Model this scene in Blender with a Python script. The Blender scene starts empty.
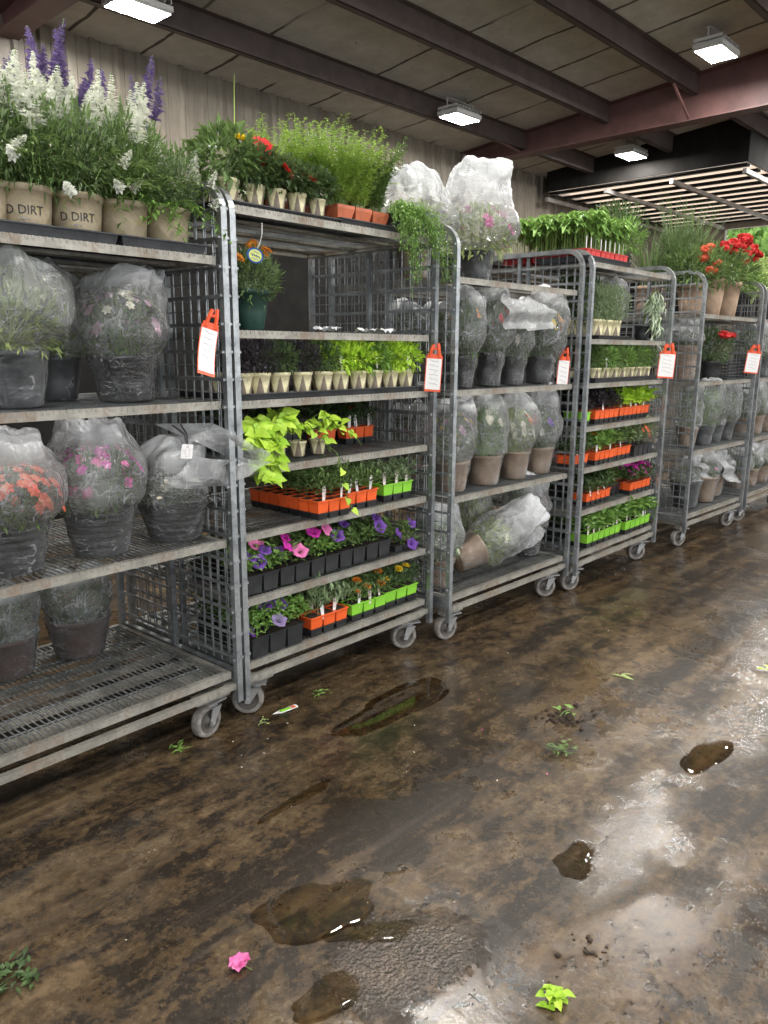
import bpy, math, random
from mathutils import Vector, Matrix, noise, Quaternion
PI = math.pi
SC = bpy.context.scene
COL = SC.collection
NUM = ['first', 'second', 'third', 'fourth', 'fifth', 'sixth', 'seventh', 'eighth', 'ninth', 'tenth', 'eleventh', 'twelfth']

# ------------------------------------------------------------------ materials
def new_mat(name):
    m = bpy.data.materials.new(name); m.use_nodes = True
    nt = m.node_tree; nt.nodes.clear()
    out = nt.nodes.new('ShaderNodeOutputMaterial')
    return m, nt, out

class N:
    """tiny node helper"""
    def __init__(s, nt): s.nt = nt
    def n(s, t, **k):
        x = s.nt.nodes.new(t)
        for a, b in k.items(): setattr(x, a, b)
        return x
    def put(s, sock, v):
        if hasattr(v, 'is_linked'): s.nt.links.new(v, sock)
        elif v is not None:
            if isinstance(v, (tuple, list)) and len(v) == 3 and sock.type == 'RGBA': v = (*v, 1)
            sock.default_value = v
    def noise(s, vec, scale, detail=3, rough=.5, dist=0, w=None):
        x = s.n('ShaderNodeTexNoise'); s.put(x.inputs['Vector'], vec)
        x.inputs['Scale'].default_value = scale; x.inputs['Detail'].default_value = detail
        x.inputs['Roughness'].default_value = rough; x.inputs['Distortion'].default_value = dist
        return x.outputs['Fac']
    def ramp(s, fac, a, b, ca=0., cb=1.):
        x = s.n('ShaderNodeMapRange'); x.interpolation_type = 'SMOOTHSTEP'
        s.put(x.inputs[0], fac); x.inputs[1].default_value = a; x.inputs[2].default_value = b
        x.inputs[3].default_value = ca; x.inputs[4].default_value = cb
        return x.outputs[0]
    def math(s, op, a, b=None, c=None, clamp=False):
        x = s.n('ShaderNodeMath', operation=op); x.use_clamp = clamp
        s.put(x.inputs[0], a)
        if b is not None: s.put(x.inputs[1], b)
        if c is not None: s.put(x.inputs[2], c)
        return x.outputs[0]
    def mix(s, fac, a, b):
        x = s.n('ShaderNodeMix', data_type='RGBA'); s.put(x.inputs[0], fac)
        s.put(x.inputs[6], a); s.put(x.inputs[7], b); return x.outputs[2]
    def coord(s, scale=(1, 1, 1), kind='Object', rot=(0, 0, 0), loc=(0, 0, 0)):
        c = s.n('ShaderNodeTexCoord'); m = s.n('ShaderNodeMapping')
        s.nt.links.new(c.outputs[kind], m.inputs[0])
        m.inputs['Scale'].default_value = scale; m.inputs['Rotation'].default_value = rot; m.inputs['Location'].default_value = loc
        return m.outputs[0]
    def bump(s, h, strength=.3, dist=.01, normal=None):
        x = s.n('ShaderNodeBump'); s.put(x.inputs['Height'], h)
        x.inputs['Strength'].default_value = strength; x.inputs['Distance'].default_value = dist
        if normal is not None: s.put(x.inputs['Normal'], normal)
        return x.outputs[0]
    def bsdf(s, color=(.5, .5, .5), rough=.5, metal=0., normal=None, spec=None, trans=None, coat=None):
        x = s.n('ShaderNodeBsdfPrincipled')
        s.put(x.inputs['Base Color'], color); s.put(x.inputs['Roughness'], rough); s.put(x.inputs['Metallic'], metal)
        if normal is not None: s.put(x.inputs['Normal'], normal)
        if spec is not None: s.put(x.inputs['Specular IOR Level'], spec)
        if coat is not None: s.put(x.inputs['Coat Weight'], coat)
        return x.outputs[0]
    def mixs(s, fac, a, b):
        x = s.n('ShaderNodeMixShader'); s.put(x.inputs[0], fac)
        s.nt.links.new(a, x.inputs[1]); s.nt.links.new(b, x.inputs[2]); return x.outputs[0]

def plain(name, color, rough=.5, metal=0., var=.15, scale=12., bump=0., spec=None, bscale=60.):
    m, nt, out = new_mat(name); h = N(nt)
    c = h.coord()
    f = h.noise(c, scale, 4, .6)
    dark = tuple(x * (1 - var) for x in color); lite = tuple(min(1, x * (1 + var)) for x in color)
    col = h.mix(h.ramp(f, .3, .7), dark, lite)
    nrm = h.bump(h.noise(c, bscale, 3), bump, .004) if bump else None
    nt.links.new(h.bsdf(col, rough, metal, nrm, spec), out.inputs[0])
    return m

def leafmat(name, c1, c2, rough=.45, tr=.24):
    m, nt, out = new_mat(name); h = N(nt)
    g = h.n('ShaderNodeNewGeometry')
    r = g.outputs['Random Per Island']
    col = h.mix(r, c1, c2)
    col = h.mix(h.math('MULTIPLY', h.math('FRACT', h.math('MULTIPLY', r, 17.3)), .3), col, tuple(min(1, x * 1.7 + .01) for x in c2))
    p = h.bsdf(col, rough, 0, None, .4)
    t = h.n('ShaderNodeBsdfTranslucent'); h.put(t.inputs[0], h.mix(.25, col, (.45, .55, .15)))
    nt.links.new(h.mixs(tr, p, t.outputs[0]), out.inputs[0])
    return m

def petal(name, c1, c2, tr=.3):
    m, nt, out = new_mat(name); h = N(nt)
    g = h.n('ShaderNodeNewGeometry')
    col = h.mix(g.outputs['Random Per Island'], c1, c2)
    p = h.bsdf(col, .55, 0, None, .25)
    t = h.n('ShaderNodeBsdfTranslucent'); h.put(t.inputs[0], col)
    nt.links.new(h.mixs(tr, p, t.outputs[0]), out.inputs[0])
    return m

M = {}
def galv(name, c1, c2, rust=.55, metal=.8, rough=.38):
    m, nt, out = new_mat(name); h = N(nt)
    c = h.coord()
    f = h.noise(c, 9, 5, .65); f2 = h.noise(c, 55, 3, .6)
    col = h.mix(h.ramp(f, .3, .7), c1, c2)
    col = h.mix(h.ramp(f2, .5, .75, 0, .5), col, tuple(x * .55 for x in c1))
    rm = h.ramp(h.noise(c, 4.5, 6, .7), rust, rust + .12, 0, .75)
    col = h.mix(rm, col, (.17, .115, .075))
    ro = h.math('ADD', h.ramp(f2, .3, .7, rough, rough + .2), h.math('MULTIPLY', rm, .25))
    me = h.math('SUBTRACT', metal, h.math('MULTIPLY', rm, .6))
    nt.links.new(h.bsdf(col, ro, me, h.bump(f2, .25, .002)), out.inputs[0])
    return m
M['galv'] = galv('galvanised_steel', (.25, .265, .275), (.50, .52, .53), .57, .88, .34)
M['galv_dirty'] = galv('dirty_galvanised_steel', (.24, .225, .195), (.44, .42, .37), .5, .5, .45)
M['deck'] = galv('worn_deck_steel', (.22, .21, .18), (.46, .44, .38), .53, .6, .36)
M['caster'] = plain('zinc_fork', (.42, .42, .42), .4, .7)
M['rubber'] = plain('grey_rubber_tread', (.21, .19, .17), .75, 0, .35, 30, .5)
M['hub'] = plain('wheel_hub', (.10, .09, .08), .6, .2, .3, 20)
M['black'] = plain('black_plastic', (.022, .023, .025), .38, 0, .3, 20)
M['tray'] = plain('charcoal_tray_plastic', (.035, .037, .041), .5, 0, .35, 14)
M['greypot'] = plain('dark_grey_pot_plastic', (.055, .06, .068), .42, 0, .25, 8)
M['brownpot'] = plain('brown_pot_plastic', (.10, .055, .045), .5, 0, .3, 8)
M['greenpot'] = plain('dark_green_pot', (.018, .055, .042), .35, 0, .2, 8)
M['terra'] = plain('terracotta_plastic', (.48, .13, .06), .5, 0, .2, 10)
M['tanpot'] = plain('tan_fibre_pot', (.44, .31, .215), .8, 0, .18, 14, .3)
M['soil'] = plain('potting_soil', (.035, .022, .014), .95, 0, .6, 80, .8)
M['orange'] = plain('orange_cell_plastic', (.82, .12, .025), .4, 0, .08, 8)
M['lime'] = plain('lime_cell_plastic', (.26, .62, .05), .4, 0, .08, 8)
M['red'] = plain('red_cell_plastic', (.62, .045, .04), .4, 0, .1, 8)
M['card'] = plain('white_card', (.82, .80, .79), .6, 0, .03, 8)
M['cardpink'] = plain('printed_plant_label', (.72, .62, .58), .5, 0, .35, 60)
M['ink'] = plain('black_ink', (.03, .03, .035), .6, 0, .1, 8)
M['inkgrey'] = plain('faded_ink', (.26, .26, .29), .6, 0, .1, 8)
M['tagorange'] = plain('orange_tag_plastic', (.78, .10, .03), .4, 0, .12, 12)
M['blue'] = plain('blue_print', (.03, .10, .32), .45, 0, .1, 8)
M['yellowprint'] = plain('yellow_print', (.72, .76, .25), .45, 0, .12, 20)
M['paper'] = plain('wet_paper', (.75, .75, .76), .6, 0, .1, 20)
M['white'] = plain('lamp_housing', (.55, .55, .53), .5, .2, .1, 6)
M['wood'] = plain('bark', (.12, .085, .06), .85, 0, .4, 8, .6)
M['stem'] = leafmat('green_stem', (.10, .17, .035), (.16, .26, .06), .6, .1)
M['leaf'] = leafmat('mid_green_leaf', (.062, .110, .034), (.15, .235, .075))
M['leafdark'] = leafmat('dark_green_leaf', (.035, .065, .026), (.085, .14, .05))
M['leaflime'] = leafmat('lime_green_leaf', (.26, .50, .03), (.50, .74, .07))
M['leaffern'] = leafmat('yellow_green_fern', (.24, .38, .06), (.46, .62, .14))
M['leafgrey'] = leafmat('grey_green_leaf', (.12, .17, .08), (.24, .32, .17))
M['leafpale'] = leafmat('pale_green_leaf', (.22, .30, .09), (.42, .50, .2))
M['leafpurple'] = leafmat('purple_black_leaf', (.018, .014, .022), (.055, .045, .055), .4, .1)
M['leafsilver'] = leafmat('silver_leaf', (.30, .38, .26), (.50, .58, .42))
M['leafbright'] = leafmat('fresh_green_leaf', (.10, .20, .04), (.22, .38, .09))
M['grass'] = leafmat('grass_blade', (.06, .11, .04), (.14, .21, .08))
M['p_white'] = petal('white_petal', (.80, .82, .70), (.90, .90, .84))
M['p_cream'] = petal('cream_petal', (.85, .78, .55), (.92, .90, .80))
M['p_pink'] = petal('pink_petal', (.80, .10, .38), (.88, .30, .58))
M['p_magenta'] = petal('magenta_petal', (.55, .02, .33), (.78, .06, .50))
M['p_purple'] = petal('purple_petal', (.10, .035, .28), (.24, .10, .46))
M['p_lavender'] = petal('lavender_petal', (.20, .14, .32), (.34, .26, .46))
M['p_red'] = petal('red_petal', (.62, .02, .03), (.82, .09, .08))
M['p_coral'] = petal('coral_petal', (.80, .10, .06), (.90, .32, .16))
M['p_orange'] = petal('orange_petal', (.80, .24, .02), (.90, .42, .06))
M['p_yellow'] = petal('yellow_petal', (.90, .62, .02), (.95, .78, .08))
M['p_mauve'] = petal('mauve_petal', (.50, .30, .42), (.75, .55, .62))

def potprint(name, a, b, green, ang):
    m, nt, out = new_mat(name); h = N(nt)
    c = h.coord()
    sep = h.n('ShaderNodeSeparateXYZ'); nt.links.new(c, sep.inputs[0])
    an = h.math('ARCTAN2', sep.outputs[0], h.math('MULTIPLY', sep.outputs[1], -1.))
    tri = h.math('PINGPONG', h.math('MULTIPLY', an, ang), .5)   # 0..0.5
    z = h.math('MULTIPLY', sep.outputs[2], 14.)
    v = h.math('SUBTRACT', z, h.math('MULTIPLY', tri, 2.3))
    msk = h.ramp(v, -.22, -.08)
    nz = h.noise(c, 26, 4, .7)
    col = h.mix(msk, b, a)
    col = h.mix(h.ramp(nz, .55, .65, 0, .5), col, green)
    col = h.mix(h.ramp(h.noise(c, 70, 3, .7), .5, .75, 0, .4), col, tuple(x * .6 for x in b))
    nt.links.new(h.bsdf(col, .6), out.inputs[0])
    return m
M['creampot'] = potprint('printed_cream_pot', (.80, .73, .46), (.25, .20, .15), (.62, .60, .30), .8)
M['dirtpot'] = potprint('printed_tan_pot', (.42, .345, .235), (.33, .265, .175), (.40, .37, .10), .5)

def bag_material():
    m, nt, out = new_mat('clear_poly_bag'); h = N(nt)
    c = h.coord()
    warp = h.noise(c, 5, 3, .6)
    add = h.n('ShaderNodeVectorMath', operation='ADD'); nt.links.new(c, add.inputs[0])
    sc = h.n('ShaderNodeVectorMath', operation='SCALE'); nt.links.new(h.n('ShaderNodeTexNoise').outputs['Color'], sc.inputs[0])
    nn = sc.inputs[0].links[0].from_node; nt.links.new(c, nn.inputs['Vector']); nn.inputs['Scale'].default_value = 7
    sc.inputs['Scale'].default_value = .10
    nt.links.new(sc.outputs[0], add.inputs[1])
    def ridge(vec, sc_, w_):
        q = h.math('ABSOLUTE', h.math('SUBTRACT', h.noise(vec, sc_, 3, .55, .4), .5)); return h.ramp(q, 0, w_, 1, 0)
    cst = h.coord((1.5, 1.5, .6), rot=(.3, .5, .2))
    m1 = h.ramp(h.noise(c, 8, 2), .42, .6); m2 = h.ramp(h.noise(h.coord(loc=(3, 1, 2)), 11, 2), .45, .62)
    crease = h.math('MULTIPLY', ridge(cst, 9, .022), m1)
    crease2 = h.math('MULTIPLY', ridge(h.coord((.7, .7, 2.2)), 15, .03), m2)
    cloud = h.ramp(h.noise(c, 9, 5, .65, 1.2), .5, .72)
    at = h.n('ShaderNodeAttribute'); at.attribute_name = 'bunch'
    bunch = at.outputs['Fac']
    lw = h.n('ShaderNodeLayerWeight'); lw.inputs[0].default_value = .35
    rid = h.math('ABSOLUTE', h.math('SUBTRACT', h.noise(h.coord((1.4, 1.4, .55), rot=(.2, .3, 0)), 11, 2, .5, .5), .5))
    rid2 = h.math('ABSOLUTE', h.math('SUBTRACT', h.noise(h.coord((.8, .8, 1.8), rot=(0, .5, .4)), 24, 2, .5, .4), .5))
    hgt = h.math('ADD', h.math('MULTIPLY', rid, -1.6), h.math('ADD', h.math('MULTIPLY', rid2, -.7), h.math('MULTIPLY', warp, .5)))
    nrm = h.bump(hgt, .9, .016)
    fac = h.math('ADD', .03, h.math('MULTIPLY', lw.outputs['Facing'], .28))
    fac = h.math('ADD', fac, h.math('MULTIPLY', h.math('MAXIMUM', crease, crease2), .26))
    fac = h.math('ADD', fac, h.math('MULTIPLY', cloud, .12))
    fac = h.math('ADD', fac, h.math('MULTIPLY', bunch, .78), None, True)
    tr = h.n('ShaderNodeBsdfTransparent'); tr.inputs[0].default_value = (.97, .97, .97, 1)
    df = h.n('ShaderNodeBsdfDiffuse'); df.inputs[0].default_value = (.93, .94, .95, 1); h.put(df.inputs['Normal'], nrm)
    tl = h.n('ShaderNodeBsdfTranslucent'); tl.inputs[0].default_value = (.93, .94, .95, 1); h.put(tl.inputs['Normal'], nrm)
    sol = h.mixs(.45, df.outputs[0], tl.outputs[0])
    a = h.mixs(fac, tr.outputs[0], sol)
    gl = h.n('ShaderNodeBsdfGlossy'); gl.inputs['Roughness'].default_value = .24; h.put(gl.inputs['Normal'], nrm)
    fr = h.n('ShaderNodeFresnel'); fr.inputs[0].default_value = 1.45; h.put(fr.inputs['Normal'], nrm)
    nt.links.new(h.mixs(h.math('MULTIPLY', fr.outputs[0], .9, None, True), a, gl.outputs[0]), out.inputs[0])
    return m
M['bag'] = bag_material()

# ------------------------------------------------------------------ mesh builder
class MB:
    def __init__(s): s.v = []; s.f = []; s.m = []
    def add(s, vs, fs, mat=0):
        o = len(s.v); s.v.extend(tuple(x) for x in vs)
        s.f.extend(tuple(i + o for i in f) for f in fs); s.m.extend([mat] * len(fs))
    def box(s, a, b, mat=0, tx=None):
        x0, y0, z0 = a; x1, y1, z1 = b
        vs = [Vector(p) for p in ((x0, y0, z0), (x1, y0, z0), (x1, y1, z0), (x0, y1, z0), (x0, y0, z1), (x1, y0, z1), (x1, y1, z1), (x0, y1, z1))]
        if tx is not None: vs = [tx @ p for p in vs]
        s.add(vs, [(0, 3, 2, 1), (4, 5, 6, 7), (0, 1, 5, 4), (1, 2, 6, 5), (2, 3, 7, 6), (3, 0, 4, 7)], mat)
    def tube(s, pts, r, n=6, mat=0, cap=True, r1=None, flat=1.):
        pts = [Vector(p) for p in pts]; k = len(pts); rings = []
        ref = None
        for i, p in enumerate(pts):
            d = (pts[min(i + 1, k - 1)] - pts[max(i - 1, 0)]).normalized()
            if ref is None:
                ref = Vector((0, 0, 1)) if abs(d.z) < .9 else Vector((1, 0, 0))
            u = d.cross(ref).normalized(); w = u.cross(d).normalized(); ref = w
            rr = r if r1 is None else r + (r1 - r) * i / (k - 1)
            rings.append([p + (u * math.cos(2 * PI * (j + .5) / n) * flat + w * math.sin(2 * PI * (j + .5) / n)) * rr for j in range(n)])
        vs = [q for R in rings for q in R]
        fs = [(i * n + j, i * n + (j + 1) % n, (i + 1) * n + (j + 1) % n, (i + 1) * n + j) for i in range(k - 1) for j in range(n)]
        if cap: fs += [tuple(range(n))[::-1], tuple((k - 1) * n + j for j in range(n))]
        s.add(vs, fs, mat)
    def lathe(s, prof, n=24, mat=0, tx=None, capb=True, capt=False):
        vs = []
        for r, z in prof:
            for j in range(n):
                a = 2 * PI * j / n; vs.append(Vector((r * math.cos(a), r * math.sin(a), z)))
        if tx is not None: vs = [tx @ p for p in vs]
        k = len(prof)
        fs = [(i * n + j, i * n + (j + 1) % n, (i + 1) * n + (j + 1) % n, (i + 1) * n + j) for i in range(k - 1) for j in range(n)]
        if capb: fs.append(tuple(range(n))[::-1])
        if capt: fs.append(tuple((k - 1) * n + j for j in range(n)))
        s.add(vs, fs, mat)
    def leaf(s, p, d, up, L, W, mat=0, fold=.25, bend=.2):
        d = d.normalized(); side = d.cross(up)
        if side.length < 1e-4: side = d.cross(Vector((1, .3, .2)))
        side.normalize(); nn = side.cross(d).normalized()
        mid = p + d * L * .45
        a = mid + side * W * .5 + nn * W * fold; b = mid - side * W * .5 + nn * W * fold
        t = p + d * L - nn * L * bend
        s.add([p, a, t, b, mid], [(0, 4, 1), (1, 4, 2), (0, 3, 4), (4, 3, 2)], mat)
    def heart(s, p, d, up, L, W, mat=0, bend=.35, _=0):
        d = d.normalized(); side = d.cross(up)
        if side.length < 1e-4: side = d.cross(Vector((1, .3, .2)))
        side.normalize(); nn = side.cross(d).normalized()
        def q(u, v, h=0): return p + d * L * u + side * W * v + nn * L * (h - bend * u * u)
        vs = [q(.05, 0), q(-.08, .28, .04), q(.15, .5, .08), q(.5, .38, .06), q(1, 0, 0), q(.5, -.38, .06), q(.15, -.5, .08), q(-.08, -.28, .04), q(.5, 0, -.02)]
        s.add(vs, [(0, 8, 2, 1), (8, 3, 2), (8, 4, 3), (8, 5, 4), (8, 6, 5), (0, 7, 6, 8)], mat)
    def mesh(s, name, smooth=False):
        me = bpy.data.meshes.new(name); me.from_pydata(s.v, [], s.f)
        me.polygons.foreach_set('material_index', s.m)
        if smooth: me.polygons.foreach_set('use_smooth', [True] * len(s.f))
        me.update(); return me
    def build(s, name, mats, parent=None, loc=(0, 0, 0), rot=(0, 0, 0), smooth=False, scale=(1, 1, 1)):
        if not isinstance(mats, (list, tuple)): mats = [mats]
        me = s.mesh(name, smooth)
        for m in mats: me.materials.append(M[m] if isinstance(m, str) else m)
        return put(name, me, parent, loc, rot, scale)

def put(name, me, parent=None, loc=(0, 0, 0), rot=(0, 0, 0), scale=(1, 1, 1), mat=None):
    o = bpy.data.objects.new(name, me); COL.objects.link(o)
    o.location = loc; o.rotation_euler = rot; o.scale = scale
    if parent is not None: o.parent = parent
    if mat is not None:
        if not me.materials: me.materials.append(None)
        o.material_slots[0].link = 'OBJECT'; o.material_slots[0].material = M[mat]
    return o

def thing(name, label, cat, loc=(0, 0, 0), rot=(0, 0, 0), group=None):
    o = bpy.data.objects.new(name, None); COL.objects.link(o)
    o.empty_display_size = .05
    o.location = loc; o.rotation_euler = rot
    o['label'] = label; o['category'] = cat
    if group: o['group'] = group
    return o
def tag(o, label, cat, group=None):
    o['label'] = label; o['category'] = cat
    if group: o['group'] = group
    return o
def struct(o, label=None):
    o['kind'] = 'structure'
    if label: o['label'] = label
    return o

# ------------------------------------------------------------------ plant meshes (shared data)
CACHE = {}
def cached(key, fn):
    if key not in CACHE: CACHE[key] = fn()
    return CACHE[key]

def dome_point(R, lo=-.08):
    while True:
        d = Vector((R.gauss(0, 1), R.gauss(0, 1), R.gauss(0, 1))).normalized()
        r = .45 + .55 * R.random() ** .6
        p = Vector((d.x * r, d.y * r, .42 + d.z * .56 * r))
        if p.z > lo: return p, d

def m_bush(kind, seed):
    n, L, W, up = {'fine': (1100, .15, .045, .4), 'mid': (650, .22, .09, .5), 'coarse': (300, .36, .2, .35), 'lance': (700, .32, .055, .8)}[kind]
    R = random.Random(seed); mb = MB()
    for i in range(n):
        p, d = dome_point(R)
        dd = (d + Vector((R.uniform(-.6, .6), R.uniform(-.6, .6), up + R.uniform(-.6, .5)))).normalized()
        k = R.uniform(.6, 1.25)
        mb.leaf(p, dd, Vector((R.uniform(-.4, .4), R.uniform(-.4, .4), 1)), L * k, W * k, 0, R.uniform(.05, .4), R.uniform(-.1, .35))
    for i in range(26):
        p, d = dome_point(R, .2)
        mb.tube([(R.uniform(-.2, .2), R.uniform(-.2, .2), -.05), p * .6 + Vector((0, 0, .1)), p], .012, 3, 0, False, .005)
    return mb.mesh('bush_' + kind)

def m_blossoms(kind, seed, n):
    """unit dome of small flower heads near the surface"""
    R = random.Random(seed); mb = MB()
    for i in range(n):
        while True:
            d = Vector((R.gauss(0, 1), R.gauss(0, 1), R.gauss(0, 1))).normalized()
            if d.z > (-.25 if kind != 'topped' else .35): break
        p = Vector((d.x, d.y, .42 + d.z * .6)) * R.uniform(.92, 1.04)
        s = R.uniform(.7, 1.2)
        if kind in ('daisy', 'topped'):
            flower5(mb, p, (d + Vector((0, 0, .5))), .12 * s, 6, R)
        else:
            for k in range(9):
                q = p + Vector((R.uniform(-1, 1), R.uniform(-1, 1), R.uniform(-.6, .8))) * .07 * s
                flower5(mb, q, d + Vector((R.uniform(-.5, .5), R.uniform(-.5, .5), .4)), .05 * s, 4, R)
    return mb.mesh('blossoms')

def flower5(mb, p, n, r, k, R, mat=0, cup=.25, center=None):
    n = Vector(n).normalized()
    u = n.cross(Vector((.3, .2, 1)));
    if u.length < .01: u = n.cross(Vector((1, 0, 0)))
    u.normalize(); w = n.cross(u)
    a0 = R.uniform(0, 6.28)
    for j in range(k):
        a = a0 + 2 * PI * j / k; da = PI / k * .95
        d = u * math.cos(a) + w * math.sin(a)
        l = u * math.cos(a - da) + w * math.sin(a - da); rr = u * math.cos(a + da) + w * math.sin(a + da)
        mb.add([p, p + l * r * .75 + n * r * cup, p + d * r * 1.05 + n * r * (cup * .7), p + rr * r * .75 + n * r * cup], [(0, 1, 2, 3)], mat)
    if center is not None:
        mb.lathe([(r * .22, 0), (r * .15, r * .16), (0.0005, r * .2)], 7, center, Matrix.Translation(p) @ n.to_track_quat('Z', 'Y').to_matrix().to_4x4(), False)

def m_petunia(seed):
    R = random.Random(seed); mb = MB(); nth = 20
    rings = []
    for t, (r, z) in enumerate(((.002, -.03), (.006, -.012), (.014, 0), (.026, .007), (.034, .004))):
        for j in range(nth):
            a = 2 * PI * j / nth; k = 1 + (.10 * math.cos(5 * a) + .05 * math.sin(9 * a + seed)) * (t / 4)
            rings.append(Vector((r * k * math.cos(a), r * k * math.sin(a), z + .004 * math.sin(5 * a + 1) * (t / 4))))
    mb.add(rings, [(i * nth + j, i * nth + (j + 1) % nth, (i + 1) * nth + (j + 1) % nth, (i + 1) * nth + j) for i in range(4) for j in range(nth)])
    return mb.mesh('petunia_bloom', True)

def m_marigold(seed):
    R = random.Random(seed); mb = MB()
    for layer in range(5):
        for j in range(10):
            a = 2 * PI * (j + layer * .5) / 10 + R.uniform(-.1, .1); el = .15 + layer * .3
            d = Vector((math.cos(a) * math.cos(el), math.sin(a) * math.cos(el), math.sin(el)))
            mb.leaf(d * .004, d, Vector((0, 0, 1)), .021 - layer * .002, .013, 0, .3, -.1)
    return mb.mesh('marigold_bloom')

def m_gerbera(seed):
    R = random.Random(seed); mb = MB()
    for layer in range(3):
        for j in range(18):
            a = 2 * PI * (j + layer * .4) / 18; el = .08 + layer * .22
            d = Vector((math.cos(a) * math.cos(el), math.sin(a) * math.cos(el), math.sin(el)))
            mb.leaf(d * .006, d, Vector((0, 0, 1)), .036 - layer * .008, .009, 0, .15, .05)
    return mb.mesh('gerbera_bloom')

def m_geranium(seed):
    R = random.Random(seed); mb = MB()
    for i in range(90):
        d = Vector((R.gauss(0, 1), R.gauss(0, 1), R.gauss(.3, 1))).normalized()
        flower5(mb, d * .045 * R.uniform(.55, 1.1), d, .021, 5, R)
    return mb.mesh('geranium_head')

def m_spike(seed, h=.12):
    R = random.Random(seed); mb = MB()
    mb.tube([(0, 0, -.08), (0, 0, h)], .0016, 4, 1, False, .0008)
    k = int(h / .0052)
    for i in range(k):
        z = h * i / k; w = .014 * (1 - (i / k) ** 1.8) + .004
        for j in range(6):
            a = R.uniform(0, 6.28); d = Vector((math.cos(a), math.sin(a), R.uniform(.1, .8)))
            mb.leaf(Vector((0, 0, z)), d, Vector((0, 0, 1)), w * R.uniform(.8, 1.3), w * .8, 0, .3, .2)
    return mb.mesh('flower_spike')

def m_stems(seed, n, spread, h, lean, per, L, W, droop=.0, leafk='leaf', r0=.02, start=.15, wob=.3, updir=.5, sr=.0014):
    """upright or arching stems with leaves along them; real metres"""
    R = random.Random(seed); mb = MB()
    for i in range(n):
        a = R.uniform(0, 6.28); b = Vector((math.cos(a), math.sin(a), 0)); rr = r0 * math.sqrt(R.random())
        base = b * rr; hh = h * R.uniform(.65, 1.05); ln = lean * R.uniform(.2, 1.)
        a2 = a + R.uniform(-wob, wob); b2 = Vector((math.cos(a2), math.sin(a2), 0))
        pts = []
        for k in range(7):
            t = k / 6
            pts.append(base + b2 * (spread * ln * t ** 1.5) + Vector((0, 0, hh * t - droop * t * t * R.uniform(.7, 1.1))))
        mb.tube(pts, sr, 3, 1, False, sr * .4)
        for j in range(per):
            t = start + (1 - start) * (j + R.random() * .7) / per; k = min(5, int(t * 6)); u = t * 6 - k
            p = pts[k].lerp(pts[k + 1], u); td = (pts[k + 1] - pts[k]).normalized()
            aa = R.uniform(0, 6.28)
            d = (Vector((math.cos(aa), math.sin(aa), 0)) + td * updir + Vector((0, 0, R.uniform(-.2, .2)))).normalized()
            s = R.uniform(.6, 1.15) * (1 - .35 * t)
            (mb.leaf if leafk == 'leaf' else mb.heart)(p, d, Vector((0, 0, 1)), L * s, W * s, 0)
    return mb.mesh('stems')

def m_grass(seed, n, h, spread, w=.004, r0=.05):
    R = random.Random(seed); mb = MB()
    for i in range(n):
        a = R.uniform(0, 6.28); b = Vector((math.cos(a), math.sin(a), 0)); base = b * r0 * math.sqrt(R.random())
        hh = h * R.uniform(.5, 1.05); sp = spread * R.uniform(.1, 1); side = Vector((-b.y, b.x, 0)) * w * .5
        vs = []
        for k in range(6):
            t = k / 5; p = base + b * sp * t * t + Vector((0, 0, hh * (t - .12 * t ** 3 * sp / spread)))
            q = side * (1 - t * .9); vs += [p - q, p + q]
        mb.add(vs, [(2 * k, 2 * k + 1, 2 * k + 3, 2 * k + 2) for k in range(5)])
    return mb.mesh('grass_tuft')

BUSH = lambda kind, s: cached(('bush', kind, s % 3), lambda: m_bush(kind, 11 + s % 3))
BLOS = lambda kind, n, s: cached(('blos', kind, n, s % 3), lambda: m_blossoms(kind, 5 + s % 3, n))

# ------------------------------------------------------------------ pots, packs, bags
def m_pot(r, h, rim=.1, taper=.78, ribs=0, n=28):
    mb = MB(); prof = [(r * taper * .92, 0), (r * taper, .004)]
    zr = h * (1 - rim)
    if ribs:
        for i in range(ribs):
            z0 = h * .08 + (zr - h * .08) * i / ribs; z1 = h * .08 + (zr - h * .08) * (i + 1) / ribs
            ra = r * (taper + (1 - taper) * z0 / h); rb = r * (taper + (1 - taper) * z1 / h)
            prof += [(ra, z0), (ra * 1.025, z0 + (z1 - z0) * .2), (rb * 1.025, z0 + (z1 - z0) * .7), (rb * .995, z1)]
    else:
        prof += [(r * (taper + (1 - taper) * .5) * .99, h * .45), (r * .965, zr)]
    prof += [(r * 1.03, zr + .001), (r * 1.04, h - .003), (r * 1.02, h), (r * .95, h), (r * .93, h - .012)]
    mb.lathe(prof, n)
    return mb.mesh('pot', True)
def m_soil(r, h):
    mb = MB(); mb.lathe([(r * .93, h - .013), (r * .6, h - .010), (.001, h - .009)], 16, 0, None, False); return mb.mesh('soil', True)

def add_pot(root, r, h, mat, ribs=0, rim=.1, taper=.78, label=None):
    o = put('pot', cached(('pot', r, h, ribs, rim, taper), lambda: m_pot(r, h, rim, taper, ribs)), root, mat=mat)
    put('soil', cached(('soil', r, h), lambda: m_soil(r, h)), root, mat='soil')
    if label: o['label'] = label
    return o

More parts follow.
